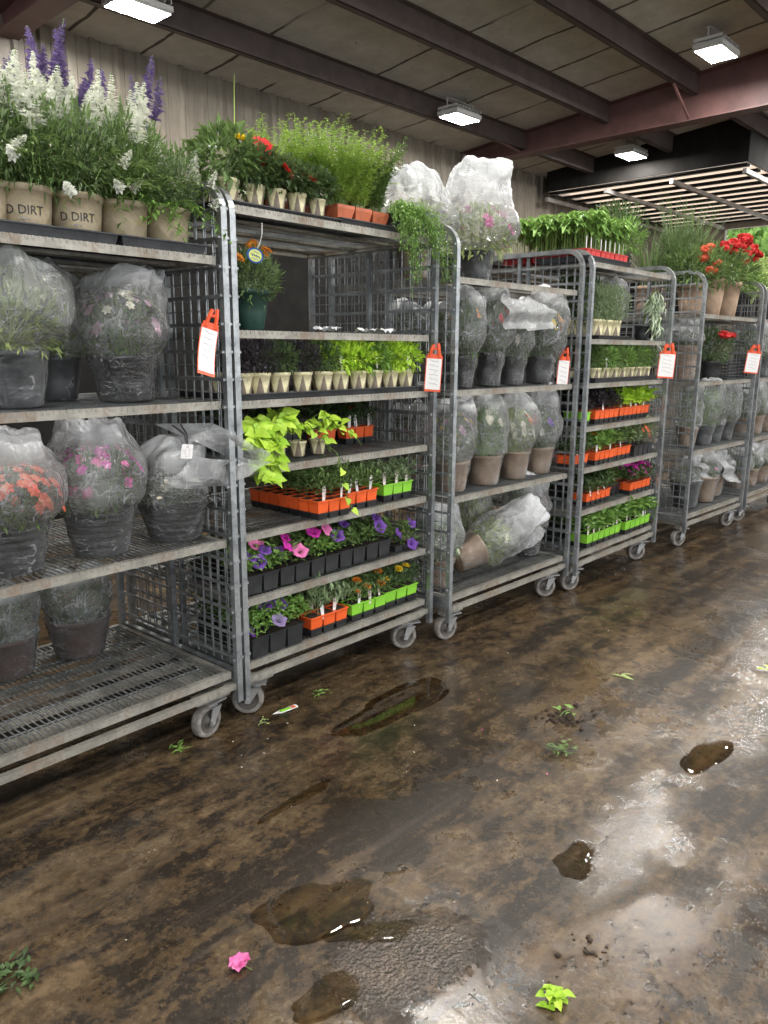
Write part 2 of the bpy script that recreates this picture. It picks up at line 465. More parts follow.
def text_mesh(body, size):
    cu = bpy.data.curves.new('lettering', 'FONT'); cu.body = body; cu.size = size; cu.align_x = 'CENTER'; cu.extrude = .0004; cu.resolution_u = 2
    o = bpy.data.objects.new('lettering', cu); COL.objects.link(o)
    dg = bpy.context.evaluated_depsgraph_get(); me = bpy.data.meshes.new_from_object(o.evaluated_get(dg))
    bpy.data.objects.remove(o); bpy.data.curves.remove(cu)
    return me
def wrap_text(body, size, r, z, taper, h, a0=0.):
    me = text_mesh(body, size).copy()
    for v in me.vertices:
        zz = z + v.co.y; R = r * (taper + (1 - taper) * zz / h) * .985 + .0022 + v.co.z
        a = a0 + v.co.x / r
        v.co = Vector((R * math.sin(a), -R * math.cos(a), zz))
    return me

def crease_noise(p, k, seed):
    q = p * k + Vector((seed * 3.1, seed * 1.7, seed * .9))
    return (1 - abs(noise.noise(q)) * 2.4)

def m_bag(rp, hp, rf, hf, top, seed, flop=(0, 0, 0), open_r=.35, fold=1., taper=.78, flaps=()):
    R = random.Random(seed)
    P = [(0, rp * taper * .9), (.006, rp * taper * 1.04), (hp * .5, rp * (taper + .5 * (1 - taper)) * 1.05), (hp * .93, rp * 1.08), (hp * 1.05, rp * 1.1),
         (hp + .15 * hf, rp + (rf - rp) * .72), (hp + .42 * hf, rf * 1.06), (hp + .72 * hf, rf * 1.03), (hp + .95 * hf, rf * .90), (hp + hf + top * .5, rf * .74), (hp + hf + top * .9, rf * (.2 + .4 * open_r)), (hp + hf + top * .85, rf * .03)]
    nr = 46; nt = 84; K = len(P) - 1
    ks = [(3, R.uniform(0, 6)), (5, R.uniform(0, 6)), (8, R.uniform(0, 6)), (13, R.uniform(0, 6))]
    vs = []; bunch = []
    fl = Vector(flop)
    for i in range(nr):
        t = i / (nr - 1); x = t * K; k = min(K - 1, int(x)); u = x - k
        p0, p1, p2, p3 = P[max(0, k - 1)], P[k], P[k + 1], P[min(K, k + 2)]
        cr = lambda a, b, c, d: .5 * ((2 * b) + (-a + c) * u + (2 * a - 5 * b + 4 * c - d) * u * u + (-a + 3 * b - 3 * c + d) * u ** 3)
        z = cr(p0[0], p1[0], p2[0], p3[0]); r = cr(p0[1], p1[1], p2[1], p3[1])
        low = z < hp * 1.02
        A = fold * (.012 if low else .03 + .13 * max(0, (t - .6) / .4) ** 1.3)
        s = max(0, (t - .70) / .30)
        for j in range(nt):
            a = 2 * PI * j / nt
            rid = sum((1 - 2 * abs(math.sin((kk * a + ph + z * 6 * (kk % 3 - 1)) * .5))) / (1 + m * .7) for m, (kk, ph) in enumerate(ks)) * .6
            rr = r * (1 + A * rid)
            p = Vector((rr * math.cos(a), rr * math.sin(a), z))
            if not low:
                am = .014 + .018 * s
                p += Vector((noise.noise(p * 9 + Vector((seed, 0, 0))), noise.noise(p * 9 + Vector((0, seed, 5))), noise.noise(p * 9 + Vector((7, 0, seed))))) * am * fold
                cn = crease_noise(p, 8, seed); p += Vector((math.cos(a), math.sin(a), .5)) * (cn * (.010 + .020 * s) * fold)
            else:
                p += Vector((math.cos(a), math.sin(a), 0)) * (max(0, noise.noise(p * 22 + Vector((seed, 1, 2)))) * .010)
                p.z = max(p.z, .001)
            if s > 0: p += fl * s ** 1.4 + Vector((0, 0, math.sin(2 * a + seed) * .22 * rf * s * (1.2 - s) + noise.noise(Vector((math.cos(a) * 1.6, math.sin(a) * 1.6, seed))) * .7 * rf * s * (1.15 - s)))
            vs.append(p); bunch.append(min(1, max(0, s * 1.6) + (.0 if low else .08) + (.30 if not low else .06) * max(0, noise.noise(p * 7 + Vector((seed, seed, 0))))))
    mb = MB()
    mb.add(vs, [(i * nt + j, i * nt + (j + 1) % nt, (i + 1) * nt + (j + 1) % nt, (i + 1) * nt + j) for i in range(nr - 1) for j in range(nt)])
    for (a, b, c, d) in flaps:   # loose sheets of the same bag, corners a b c d
        a, b, c, d = map(Vector, (a, b, c, d)); nu, nv = 26, 16; g = []
        nn = (b - a).cross(d - a).normalized()
        for i in range(nu):
            for j in range(nv):
                u, v = i / (nu - 1), j / (nv - 1)
                p = a.lerp(b, u).lerp(d.lerp(c, u), v)
                p += nn * (crease_noise(p, 9, seed) * .022 + noise.noise(p * 14) * .015 + .02 * math.sin(v * PI * 3 + u * 2))
                g.append(p); bunch.append(.42)
        mb.add(g, [(i * nv + j, i * nv + j + 1, (i + 1) * nv + j + 1, (i + 1) * nv + j) for i in range(nu - 1) for j in range(nv - 1)])
    me = mb.mesh('plastic_bag', True)
    at = me.attributes.new('bunch', 'FLOAT', 'POINT'); at.data.foreach_set('value', bunch)
    return me

# carts: (front-left post x, y, yaw)
CARTS = {1: (.482, 2.175, 2), 2: (1.625, 2.225, 1), 3: (2.785, 2.175, 0), 4: (3.925, 2.137, 1), 5: (5.43, 2.11, -1), 6: (6.62, 2.09, 0)}
CN = {1: 'nearest', 2: 'second', 3: 'third', 4: 'fourth', 5: 'fifth', 6: 'sixth'}
CL, CD = 1.10, .80
def W(c, lx, ly, z):
    x, y, a = CARTS[c]; a = math.radians(a)
    return (x + lx * math.cos(a) - ly * math.sin(a), y + lx * math.sin(a) + ly * math.cos(a), z)
def yaw(c): return math.radians(CARTS[c][2])

SHELFTOP = .004
_seed = [100]
def sd(): _seed[0] += 1; return _seed[0]

def bagged(c, lx, ly, z, rp, hp, rf, hf, pot, leaf, label, kind='mid', top=.06, blos=None, flop=(0, 0, 0), open_r=.35, ribs=0, tilt=None, flaps=(), seed=None, fold=1., name='bagged_planter', group=None, extra=None, pre=0.):
    s = seed or sd()
    root = thing(name, label, 'potted plant', W(c, lx, ly, z + SHELFTOP + pre), (0, 0, yaw(c)), group)
    if tilt: root.rotation_euler = (tilt[0], tilt[1], yaw(c) + (tilt[2] if len(tilt) > 2 else 0))
    add_pot(root, rp, hp, pot, ribs)
    put('foliage', BUSH(kind, s), root, (0, 0, hp - .01), (0, 0, s * 1.3), (rf * .92, rf * .92, hf), leaf)
    for i, (bk, n, m) in enumerate(blos or ()):
        put('blossoms', BLOS(bk, n, s + i), root, (0, 0, hp - .01), (0, 0, s * 2.1 + i * 2), (rf * .97, rf * .97, hf * .98), m)
    b = put('plastic_bag', m_bag(rp, hp, rf, hf, top, s, flop, open_r, fold, flaps=flaps), root, mat='bag')
    return root

def hanger(root, r, h, tagloc=None):
    mb = MB()
    for k in range(2):
        pts = []
        for i in range(13):
            a = PI * i / 12; pts.append((r * math.cos(a) * .95, (k - .5) * .02, .14 + h * math.sin(a)))
        mb.tube(pts, .0025, 5)
    return mb.build('hanger', 'black', root)

# ------------------------------------------------------------------ carts
def m_side_panel():
    mb = MB(); top, R = 1.93, .095; w = .013
    # bent pipe: front post, rounded top, rear post
    pts = [(0, 0, .115)] + [(0, 0, z) for z in (.6, 1.2, 1.6)] + [(0, 0, top - R - .0)]
    pts += [(0, R - R * math.cos(a), top - R + R * math.sin(a)) for a in [PI / 2 * i / 7 for i in range(1, 8)]]
    pts += [(0, CD - R + R * math.sin(a), top - R + R * math.cos(a)) for a in [PI / 2 * i / 7 for i in range(0, 8)]]
    pts += [(0, CD, 1.2), (0, CD, .6), (0, CD, .115)]
    mb.tube(pts, .0165, 4)
    mb.tube([(0, CD / 2, .18), (0, CD / 2, top - .01)], .014, 4)
    z = .28
    while z < top - .06:
        mb.box((-.003, .012, z - .0055), (.003, CD - .012, z + .0055))
        for s in (-1, 1):
            mb.tube([(s * .012, 0, z), (s * .022, 0, z)], .0065, 6)
            mb.tube([(s * .003, .0, z), (s * .003, .016, z)], .005, 5)
        z += .0925
    for i in range(1, 16):
        y = CD * i / 16
        if abs(y - CD / 2) > .01: mb.box((-.0065, y - .0019, .25), (-.0027, y + .0019, top - .02))
    z = .28 + .046
    while z < top - .06:
        mb.box((-.0045, .01, z - .0011), (-.0025, CD - .01, z + .0011)); z += .0925
    mb.box((-.012, .01, .19), (.012, CD - .01, .235))
    return mb.mesh('side_panel')
def m_shelf(deck=False):
    """open wire shelf, origin at its front-left corner, top at z = 0"""
    mb = MB(); L, D = CL - .046, CD - .03
    R = random.Random(5)
    mb.box((0, 0, -.027), (L, .004, 0), 1); mb.box((0, .004, -.004), (L, .022, 0), 1)
    mb.box((0, D - .004, -.03), (L, D, 0), 1); mb.box((0, D - .02, -.004), (L, D - .004, 0), 1)
    for x in (0, L - .022): mb.box((x, .004, -.028), (x + .022, D - .004, -.001), 1)
    n = 54
    for i in range(1, n):
        x = L * i / n + R.uniform(-.001, .001)
        mb.box((x - .0018, .004, -.0035), (x + .0018, D - .004, .0003), 0)
        if i % 1 == 0: mb.box((x - .003, -.0012, -.008 - R.random() * .006), (x + .003, .001, .0008), 1)
    for k, y in enumerate((.12, .235, .35, .465, .58, .695)):
        mb.box((.01, y - .0025, -.0085), (L - .01, y + .0025, -.0038), 0)
    for y in ((.06, .19, .31, .43, .55, .67) if deck else (.19, .43, .64)):
        mb.box((.01, y, -.020), (L - .01, y + .055, -.010), 2)
    return mb.mesh('shelf')
def m_caster():
    mb = MB()
    mb.box((-.045, -.035, .128), (.045, .035, .134))
    mb.tube([(0, 0, .112), (0, 0, .13)], .024, 10)
    for s in (-1, 1):
        mb.add([(-.022, s * .026, .114), (.022, s * .026, .114), (.040, s * .026, .05), (.020, s * .026, .048), (-.022, s * .031, .114), (.022, s * .031, .114), (.040, s * .031, .05), (.020, s * .031, .048)],
               [(0, 1, 2, 3), (7, 6, 5, 4), (0, 4, 5, 1), (1, 5, 6, 2), (2, 6, 7, 3), (3, 7, 4, 0)])
        mb.tube([(.030, s * .030, .0625), (.030, s * .040, .0625)], .009, 6)
    mb.box((-.022, -.03, .108), (.022, .03, .114))
    return mb.mesh('caster')
def m_wheel():
    mb = MB(); T = Matrix.Translation((.030, 0, .0625)) @ Matrix.Rotation(PI / 2, 4, 'X')
    mb.lathe([(.044, -.017), (.057, -.019), (.0615, -.014), (.0625, 0), (.0615, .014), (.057, .019), (.044, .017)], 32, 0, T, False)
    for s in (-1, 1):
        mb.lathe([(.044, .017 * s), (.040, .010 * s), (.018, .010 * s), (.016, .020 * s), (.0005, .021 * s)], 24, 1, T, False)
    return mb.mesh('wheel', True)

ME_PANEL, ME_SHELF, ME_DECK, ME_CASTER, ME_WHEEL = m_side_panel(), m_shelf(), m_shelf(True), m_caster(), m_wheel()
for m in ('galv',): ME_PANEL.materials.append(M[m])
for me in (ME_SHELF, ME_DECK):
    for m in (('galv', 'galv_dirty', 'deck')): me.materials.append(M[m])
ME_CASTER.materials.append(M['caster']); ME_WHEEL.materials.append(M['rubber']); ME_WHEEL.materials.append(M['hub'])
def m_base():
    mb = MB(); L = CL
    r = .045
    pts = [(.02, .10, 0)] + [(.02 + r - r * math.cos(a), .004 + r - r * math.sin(a), 0) for a in [PI / 2 * i / 6 for i in range(7)]]
    pts2 = [(L - x, y, z) for x, y, z in pts][::-1]
    mb.tube(pts + pts2, .016, 4)
    mb.tube([(x, CD - y, z) for x, y, z in pts + pts2], .016, 4)
    for x in (.03, L - .03): mb.box((x - .02, .0, -.012), (x + .02, CD, .012))
    for x0 in (.012, L - .16):
        for y in (.035, CD - .075): mb.box((x0, y, -.042), (x0 + .148, y + .04, -.014))
    return mb.mesh('base_frame')
ME_BASE = m_base(); ME_BASE.materials.append(M['galv_dirty'])

def cart(x, y, ang, shelves, label, group=None, yaws=(2.6, 2.9, 2.4, 3.3)):
    root = thing('nursery_cart', label, 'cart', (x, y, 0), (0, 0, math.radians(ang)), group)
    put('side_panel', ME_PANEL, root, (0, 0, 0)); p = put('side_panel', ME_PANEL, root, (CL, 0, 0)); p.scale = (-1, 1, 1)
    put('deck', ME_DECK, root, (.023, .012, .235))
    put('base_frame', ME_BASE, root, (0, 0, .176))
    for z in shelves: put('shelf', ME_SHELF, root, (.023, .012, z))
    for k, (cx, cy) in enumerate(((.085, .055), (CL - .085, .055), (.085, CD - .055), (CL - .085, CD - .055))):
        q = put('caster', ME_CASTER, root, (cx, cy, 0), (0, 0, yaws[k])); put('wheel', ME_WHEEL, q)
    return root
S4 = (.735, 1.225, 1.70); S7 = (.485, .735, .975, 1.22, 1.465, 1.875)
YA = {1: (2.9, 3.3, 1, 2), 2: (2.35, 2.65, 1, 3), 3: (2.9, 2.6, 2, 1), 4: (2.7, 2.5, 0, 2), 5: (2.8, 2.7, 0, 2), 6: (2.5, 2.7, 0, 2)}
LB = {1: 'galvanised wire cart with an empty slatted bottom deck, the cart nearest the camera',
      2: 'tall seven-tier galvanised cart holding cell packs and small pots under trailing ferns',
      3: 'galvanised cart of plastic-bagged pots with toppled bags on its bottom deck',
      4: 'tall galvanised cart with red-celled seedlings on top and magenta flowers low down',
      5: 'galvanised cart topped with red geraniums and tall grasses',
      6: 'galvanised cart of bagged tan pots furthest along the row'}
SH = {1: S4, 2: S7, 3: (.72, 1.22, 1.72), 4: S7, 5: (.70, 1.19, 1.655), 6: (.70, 1.19, 1.655)}
for c, (x, y, a) in CARTS.items(): cart(x, y, a, SH[c], LB[c], 'nursery carts in the front row', YA[c])

# ------------------------------------------------------------------ trays
def flat_tray(c, lx0, lx1, ly0, ly1, z, h, label, mat='tray', name='nursery_tray', group=None, lip=.006):
    mb = MB(); w, d = lx1 - lx0, ly1 - ly0
    mb.add([(.008, .008, 0), (w - .008, .008, 0), (w - .008, d - .008, 0), (.008, d - .008, 0), (0, 0, h), (w, 0, h), (w, d, h), (0, d, h),
            (-lip, -lip, h), (w + lip, -lip, h), (w + lip, d + lip, h), (-lip, d + lip, h), (-lip, -lip, h - .004), (w + lip, -lip, h - .004), (w + lip, d + lip, h - .004), (-lip, d + lip, h - .004),
            (.003, .003, h), (w - .003, .003, h), (w - .003, d - .003, h), (.003, d - .003, h), (.012, .012, .003), (w - .012, .012, .003), (w - .012, d - .012, .003), (.012, d - .012, .003)],
           [(3, 2, 1, 0)] + [q for i in range(4) for j in [(i + 1) % 4] for q in ((i, j, 4 + j, 4 + i), (12 + i, 12 + j, 8 + j, 8 + i), (8 + i, 8 + j, 16 + j, 16 + i), (16 + i, 16 + j, 20 + j, 20 + i))] + [(20, 21, 22, 23)])
    o = mb.build(name, mat, None, W(c, lx0, ly0, z + SHELFTOP - .003), (0, 0, yaw(c)))
    return tag(o, label, 'tray', group)

# ------------------------------------------------------------------ cell packs
def m_cells(nx, ny, s, h, lower):
    """tapered cells under a common rim; material 0 rim and cells, 1 lower tray, 2 soil"""
    mb = MB()
    for i in range(nx):
        for j in range(ny):
            cx, cy = (i + .5) * s, (j + .5) * s; a, b = s * .47, s * .38
            for (z0, z1, ra, rb, m) in ((lower, lower + h, s * .41, a, 0), (0, lower, s * .36, s * .43, 1)):
                if z1 - z0 < 1e-4: continue
                vs = [(cx + sx * ra, cy + sy * ra, z0) for sx, sy in ((-1, -1), (1, -1), (1, 1), (-1, 1))] + [(cx + sx * rb, cy + sy * rb, z1) for sx, sy in ((-1, -1), (1, -1), (1, 1), (-1, 1))]
                mb.add(vs, [(0, 1, 5, 4), (1, 2, 6, 5), (2, 3, 7, 6), (3, 0, 4, 7), (3, 2, 1, 0)], m)
            q = a - .003
            mb.add([(cx - q, cy - q, lower + h - .003), (cx + q, cy - q, lower + h - .003), (cx + q, cy + q, lower + h - .003), (cx - q, cy + q, lower + h - .003)], [(0, 1, 2, 3)], 2)
    H = lower + h
    for i in range(nx + 1): mb.box((i * s - .003, 0, H - .004), (i * s + .003, ny * s, H))
    for j in range(ny + 1): mb.box((0, j * s - .003, H - .0042), (nx * s, j * s + .003, H + .0002))
    if lower: mb.box((0, 0, lower - .004), (nx * s, ny * s, lower - .001), 1)
    return mb.mesh('cell_tray')
def m_stake():
    mb = MB(); mb.add([(-.005, 0, -.03), (.005, 0, -.03), (.008, 0, .02), (.008, 0, .035), (0, 0, .045), (-.008, 0, .035), (-.008, 0, .02)] + [(-.005, .001, -.03), (.005, .001, -.03), (.008, .001, .02), (.008, .001, .035), (0, .001, .045), (-.008, .001, .035), (-.008, .001, .02)],
                       [tuple(range(7)), tuple(range(13, 6, -1))] + [(i, (i + 1) % 7, 7 + (i + 1) % 7, 7 + i) for i in range(7)])
    return mb.mesh('plant_marker')
def pack(c, lx, ly, z, nx, ny, col, leaf, label, s=.058, hp=.05, kind='mid', fh=.07, stakes=0, flowers=(), blos=None, rot=0, lower=.028, group=None, over=1.12, skip=False):
    """lx, ly: front-left corner"""
    R = random.Random(sd())
    fh *= 1.25
    root = thing('cell_pack', label, 'seedling tray', W(c, lx, ly, z + SHELFTOP - .002), (0, 0, yaw(c) + rot), group)
    ct = put('cell_tray', cached(('cells', nx, ny, s, hp, lower, col), lambda: addm(m_cells(nx, ny, s, hp, lower), (col, 'black', 'soil'))), root)
    w, d = nx * s, ny * s; H = hp + lower
    nb = max(1, round(w / (d * 1.1)))
    f = MB()
    me = cached(('packfol', kind, nx, ny, s, round(fh, 3), R.randint(0, 2)), lambda: m_packfol(kind, w, d, fh, R.randint(0, 99)))
    put('foliage', me, root, (0, 0, H - .004), mat=leaf)
    for k in range(stakes):
        put('plant_marker', cached('stake', m_stake), root, (w * (k + .5 + R.uniform(-.2, .2)) / stakes, s * R.uniform(.05, .3), H + .012), (R.uniform(-.15, .05), R.uniform(-.15, .15), R.uniform(-.3, .3)), (1.1, 1, 1.05), 'cardpink' if R.random() < .55 else 'card')
    for (fk, m, x, y, zz) in flowers:
        bloom(root, fk, m, (x * w, y * d, H + zz), R)
    for (bk, n, m) in blos or ():
        put('blossoms', BLOS(bk, n, R.randint(0, 9)), root, (w / 2, d / 2, H - .01), (0, 0, 1), (w * .5, d * .5, fh * .95), m)
    return root
def addm(me, mats):
    for m in mats: me.materials.append(M[m])
    return me
def m_packfol(kind, w, d, h, seed):
    R = random.Random(seed); mb = MB()
    n, L, Wd, up = {'fine': (22, .034, .010, .6), 'mid': (13, .038, .019, .45), 'coarse': (8, .055, .036, .35), 'upright': (13, .055, .016, 1.1)}[kind]
    tot = int(n * w * d / .00075)
    tot = min(tot, 3600)
    for i in range(tot):
        x, y = R.uniform(-.012, w + .012), R.uniform(-.015, d + .01)
        hh = h * (.55 + .45 * noise.noise(Vector((x * 20, y * 20, seed))) + .25) * R.uniform(.25, 1)
        dd = Vector((R.uniform(-1, 1), R.uniform(-1.1, .9), up + R.uniform(-.4, .4)))
        k = R.uniform(.6, 1.2)
        mb.leaf(Vector((x, y, max(.002, hh))), dd, Vector((R.uniform(-.3, .3), R.uniform(-.3, .3), 1)), L * k, Wd * k, 0, .25, R.uniform(0, .35))
    for i in range(int(w / .02)):
        x, y = R.uniform(0, w), R.uniform(0, d)
        mb.tube([(x, y, 0), (x + R.uniform(-.01, .01), y + R.uniform(-.01, .01), h * .7)], .0015, 3, 0, False)
    return mb.mesh('pack_foliage')
def bloom(root, fk, m, loc, R, face=None, sc=1.):
    fn = {'petunia': m_petunia, 'marigold': m_marigold, 'gerbera': m_gerbera, 'geranium': m_geranium}[fk]
    v = R.randint(0, 2)
    s = R.uniform(.85, 1.15) * sc * (.85 if fk == 'petunia' else 1)
    rot = face or ((R.uniform(.4, 1.1) if fk in ('petunia', 'gerbera') else R.uniform(0, .4)), R.uniform(-.5, .5), R.uniform(-.6, .9))
    return put('flower', cached((fk, v), lambda: fn(v)), root, loc, rot, (s, s, s * (.6 if fk == 'geranium' else 1)), m)

def small_pot(c, lx, ly, z, r, h, leafme, leaf, label, pot='creampot', fl=(), group=None, name='potted_plant', rz=None, fs=(1, 1, 1), taper=.76, cat='potted plant', stake=False, legs2=None, ribs=0):
    s = sd(); R = random.Random(s)
    root = thing(name, label, cat, W(c, lx, ly, z + SHELFTOP - .002), (0, 0, yaw(c)), group)
    add_pot(root, r, h, pot, ribs, .16, taper)
    o = put('foliage', leafme, root, (0, 0, h + .008), (0, 0, R.uniform(0, 6) if rz is None else rz), fs, leaf)
    if legs2 or len(leafme.materials) < 2 and leafme.name.startswith('stems'): pass
    for (fk, m, x, y, zz, k) in fl: bloom(root, fk, m, (x, y, zz), R, None, k)
    if stake: put('plant_marker', cached('stake', m_stake), root, (R.uniform(-.01, .01), -r * .5, h + .02), (-.1, R.uniform(-.1, .1), R.uniform(-.3, .3)), mat='card')
    return root
def stems(key, *a, **k):
    """cached stem plant with stem material in slot 2"""
    def f():
        me = m_stems(*a, **k); me.materials.append(None); me.materials.append(M['stem']); return me
    return cached(('stems', key), f)

# ------------------------------------------------------------------ the building
def floor_material():
    m, nt, out = new_mat('wet_stained_concrete'); h = N(nt)
    c = h.coord(); cs = h.coord((.5, 2.6, 1)); cs2 = h.coord((.22, 6, 1), rot=(0, 0, .03))
    big = h.noise(c, .9, 5, .6, .6); mid = h.noise(c, 4.2, 8, .70, .35); mid2 = h.noise(h.coord((1, 1.5, 1), loc=(4, 2, 1)), 8.5, 7, .7, .6)
    streak = h.noise(cs, 2.0, 6, .62, .3); st2 = h.noise(cs2, 3, 4, .6)
    fine = h.noise(c, 60, 5, .7); grit = h.noise(c, 150, 3, .6)
    a = h.math('ADD', h.math('MULTIPLY', mid, .34), h.math('ADD', h.math('MULTIPLY', streak, .24), h.math('MULTIPLY', big, .07)))
    a = h.math('ADD', a, h.math('ADD', h.math('MULTIPLY', mid2, .27), h.math('MULTIPLY', st2, .08)))
    a = h.math('ADD', a, h.math('MULTIPLY', h.math('SUBTRACT', fine, .5), .16))
    band = h.noise(h.coord((.16, 2.3, 1), loc=(3.3, 1.2, 0)), 3.0, 4, .5, .2)
    a = h.math('ADD', a, h.math('MULTIPLY', h.math('SUBTRACT', band, .5), .24))
    a = h.math('ADD', a, h.math('MULTIPLY', h.math('SUBTRACT', h.noise(h.coord((1, 1.3, 1), loc=(9, 4, 0)), 15, 6, .72, .4), .5), .26))
    col = h.mix(h.ramp(a, .455, .50), (.016, .011, .007), (.072, .045, .022))
    col = h.mix(h.ramp(a, .50, .57), col, (.145, .098, .052))
    col = h.mix(h.ramp(h.noise(c, 27, 5, .75), .50, .64, 0, .65), col, (.045, .032, .02))
    col = h.mix(h.ramp(st2, .53, .66, 0, .45), col, (.055, .042, .032))
    col = h.mix(h.ramp(h.noise(c, 11, 5, .7), .58, .66, 0, .7), col, (.022, .016, .010))
    col = h.mix(h.ramp(grit, .60, .72, 0, .35), col, (.28, .22, .15))
    sep = h.n('ShaderNodeSeparateXYZ'); nt.links.new(c, sep.inputs[0])
    def blob(x, y, rx, ry, soft=.5):
        dx = h.math('DIVIDE', h.math('SUBTRACT', sep.outputs[0], x), rx); dy = h.math('DIVIDE', h.math('SUBTRACT', sep.outputs[1], y), ry)
        r = h.math('SQRT', h.math('ADD', h.math('MULTIPLY', dx, dx), h.math('MULTIPLY', dy, dy)))
        r = h.math('ADD', r, h.math('MULTIPLY', h.math('SUBTRACT', mid, .5), 2.2))
        return h.ramp(r, 1 - soft, 1, 1, 0)
    ga = blob(1.16, 1.03, .22, .16); glint = h.math('MAXIMUM', blob(1.98, .86, .42, .15, .8), blob(2.95, .84, .6, .17, .8))
    gravel_glint = h.math('MAXIMUM', ga, glint); gbump = h.math('MAXIMUM', ga, h.math('MULTIPLY', glint, .10))
    wetn = h.ramp(h.math('ADD', h.math('MULTIPLY', big, .5), h.math('MULTIPLY', mid, .5)), .44, .56)
    wet = h.math('MAXIMUM', wetn, gravel_glint)
    wet = h.math('MAXIMUM', wet, blob(2.15, 1.75, .9, .4, .7))
    rough = h.ramp(wet, 0, 1, .45, .16)
    rough = h.math('ADD', rough, h.math('MULTIPLY', h.math('SUBTRACT', fine, .5), .3))
    rough = h.math('SUBTRACT', rough, h.math('MULTIPLY', gravel_glint, .03))
    col = h.mix(h.math('MULTIPLY', wet, .25), col, (.03, .022, .014))
    col = h.mix(h.math('MULTIPLY', gravel_glint, .45), col, (.13, .105, .08))  # paler gravel tone, also painted where lamp glints fall on the aisle
    hh = h.math('ADD', h.math('MULTIPLY', mid, .5), h.math('ADD', h.math('MULTIPLY', fine, .12), h.math('MULTIPLY', grit, .07)))
    b1 = h.bump(hh, .30, .02)
    peb = h.n('ShaderNodeTexVoronoi', feature='SMOOTH_F1'); nt.links.new(c, peb.inputs['Vector']); peb.inputs['Scale'].default_value = 130
    b2 = h.bump(h.math('MULTIPLY', h.math('ADD', peb.outputs['Distance'], h.noise(c, 90, 4, .65)), gbump), 1., .010, b1)
    nt.links.new(h.bsdf(col, rough, 0, b2, h.math('ADD', h.ramp(wet, 0, 1, .45, .85), h.math('MULTIPLY', gravel_glint, .35))), out.inputs[0])
    return m
M['floor'] = floor_material()

def ceiling_material():
    m, nt, out = new_mat('faced_insulation'); h = N(nt)
    c = h.coord(); sep = h.n('ShaderNodeSeparateXYZ'); nt.links.new(c, sep.inputs[0])
    wob = h.math('MULTIPLY', h.math('SUBTRACT', h.noise(c, 1.3, 3), .5), .12)
    x = h.math('ADD', sep.outputs[0], wob)
    fr = h.math('ABSOLUTE', h.math('SUBTRACT', h.math('FRACT', h.math('DIVIDE', x, .62)), .5))
    seam = h.ramp(h.math('ADD', fr, h.math('MULTIPLY', h.math('SUBTRACT', h.noise(c, 7, 4, .7), .5), .035)), .465, .485)
    brk = h.ramp(h.noise(c, 1.1, 2), .36, .5)
    nz = h.noise(c, 6, 5, .7)
    col = h.mix(h.ramp(nz, .3, .7), (.48, .465, .43), (.60, .585, .545))
    col = h.mix(h.math('MULTIPLY', seam, brk), col, (.075, .065, .055))
    spot = h.ramp(h.noise(h.coord((1, 2.2, 1)), 5.5, 3, .75, 1.5), .70, .73)
    col = h.mix(h.math('MULTIPLY', spot, .8), col, (.09, .08, .07))
    puff = h.math('ABSOLUTE', h.math('SINE', h.math('MULTIPLY', x, PI / .62)))
    b = h.bump(h.math('ADD', h.math('MULTIPLY', puff, .0), h.noise(c, 30, 3)), .3, .01)
    nt.links.new(h.bsdf(col, .7, 0, b, .3), out.inputs[0]); return m
M['ceil'] = ceiling_material()
def wall_material():
    m, nt, out = new_mat('aged_metal_siding'); h = N(nt)
    c = h.coord((1, 1, .25)); f = h.noise(c, 5, 5, .7)
    col = h.mix(h.ramp(f, .35, .65), (.20, .172, .138), (.29, .255, .205))
    col = h.mix(h.ramp(h.noise(h.coord((3, 1, .3)), 6, 4, .7), .55, .75, 0, .5), col, (.20, .16, .12))
    nt.links.new(h.bsdf(col, .5, .1), out.inputs[0]); return m
M['siding'] = wall_material()
M['gloomfill'] = plain('near_black_gloom_fill', (.016, .015, .014), .9, 0, .25, 5, 0, .1)  # near-black fill: gloom behind the carts, dark sides and bars of the roof light
M['primer'] = plain('red_primer_steel', (.125, .060, .055), .55, 0, .22, 5)
M['primerdull'] = plain('dusty_primer_steel', (.088, .064, .060), .6, 0, .22, 6)
M['asphalt'] = plain('outside_concrete', (.46, .44, .40), .9, 0, .2, 3)
M['tin'] = plain('unpainted_purlin', (.30, .29, .28), .5, .3, .2, 6)
YW = 6.25
def zr(y, z0=3.80): return z0 + .095 * (6 - y)

mb = MB(); mb.box((-6, -9, -.12), (13.9, YW + .1, 0)); struct(mb.build('floor', 'floor'))
mb = MB(); mb.box((13.9, -30, -.2), (70, 60, -.03)); struct(mb.build('ground', 'asphalt'))
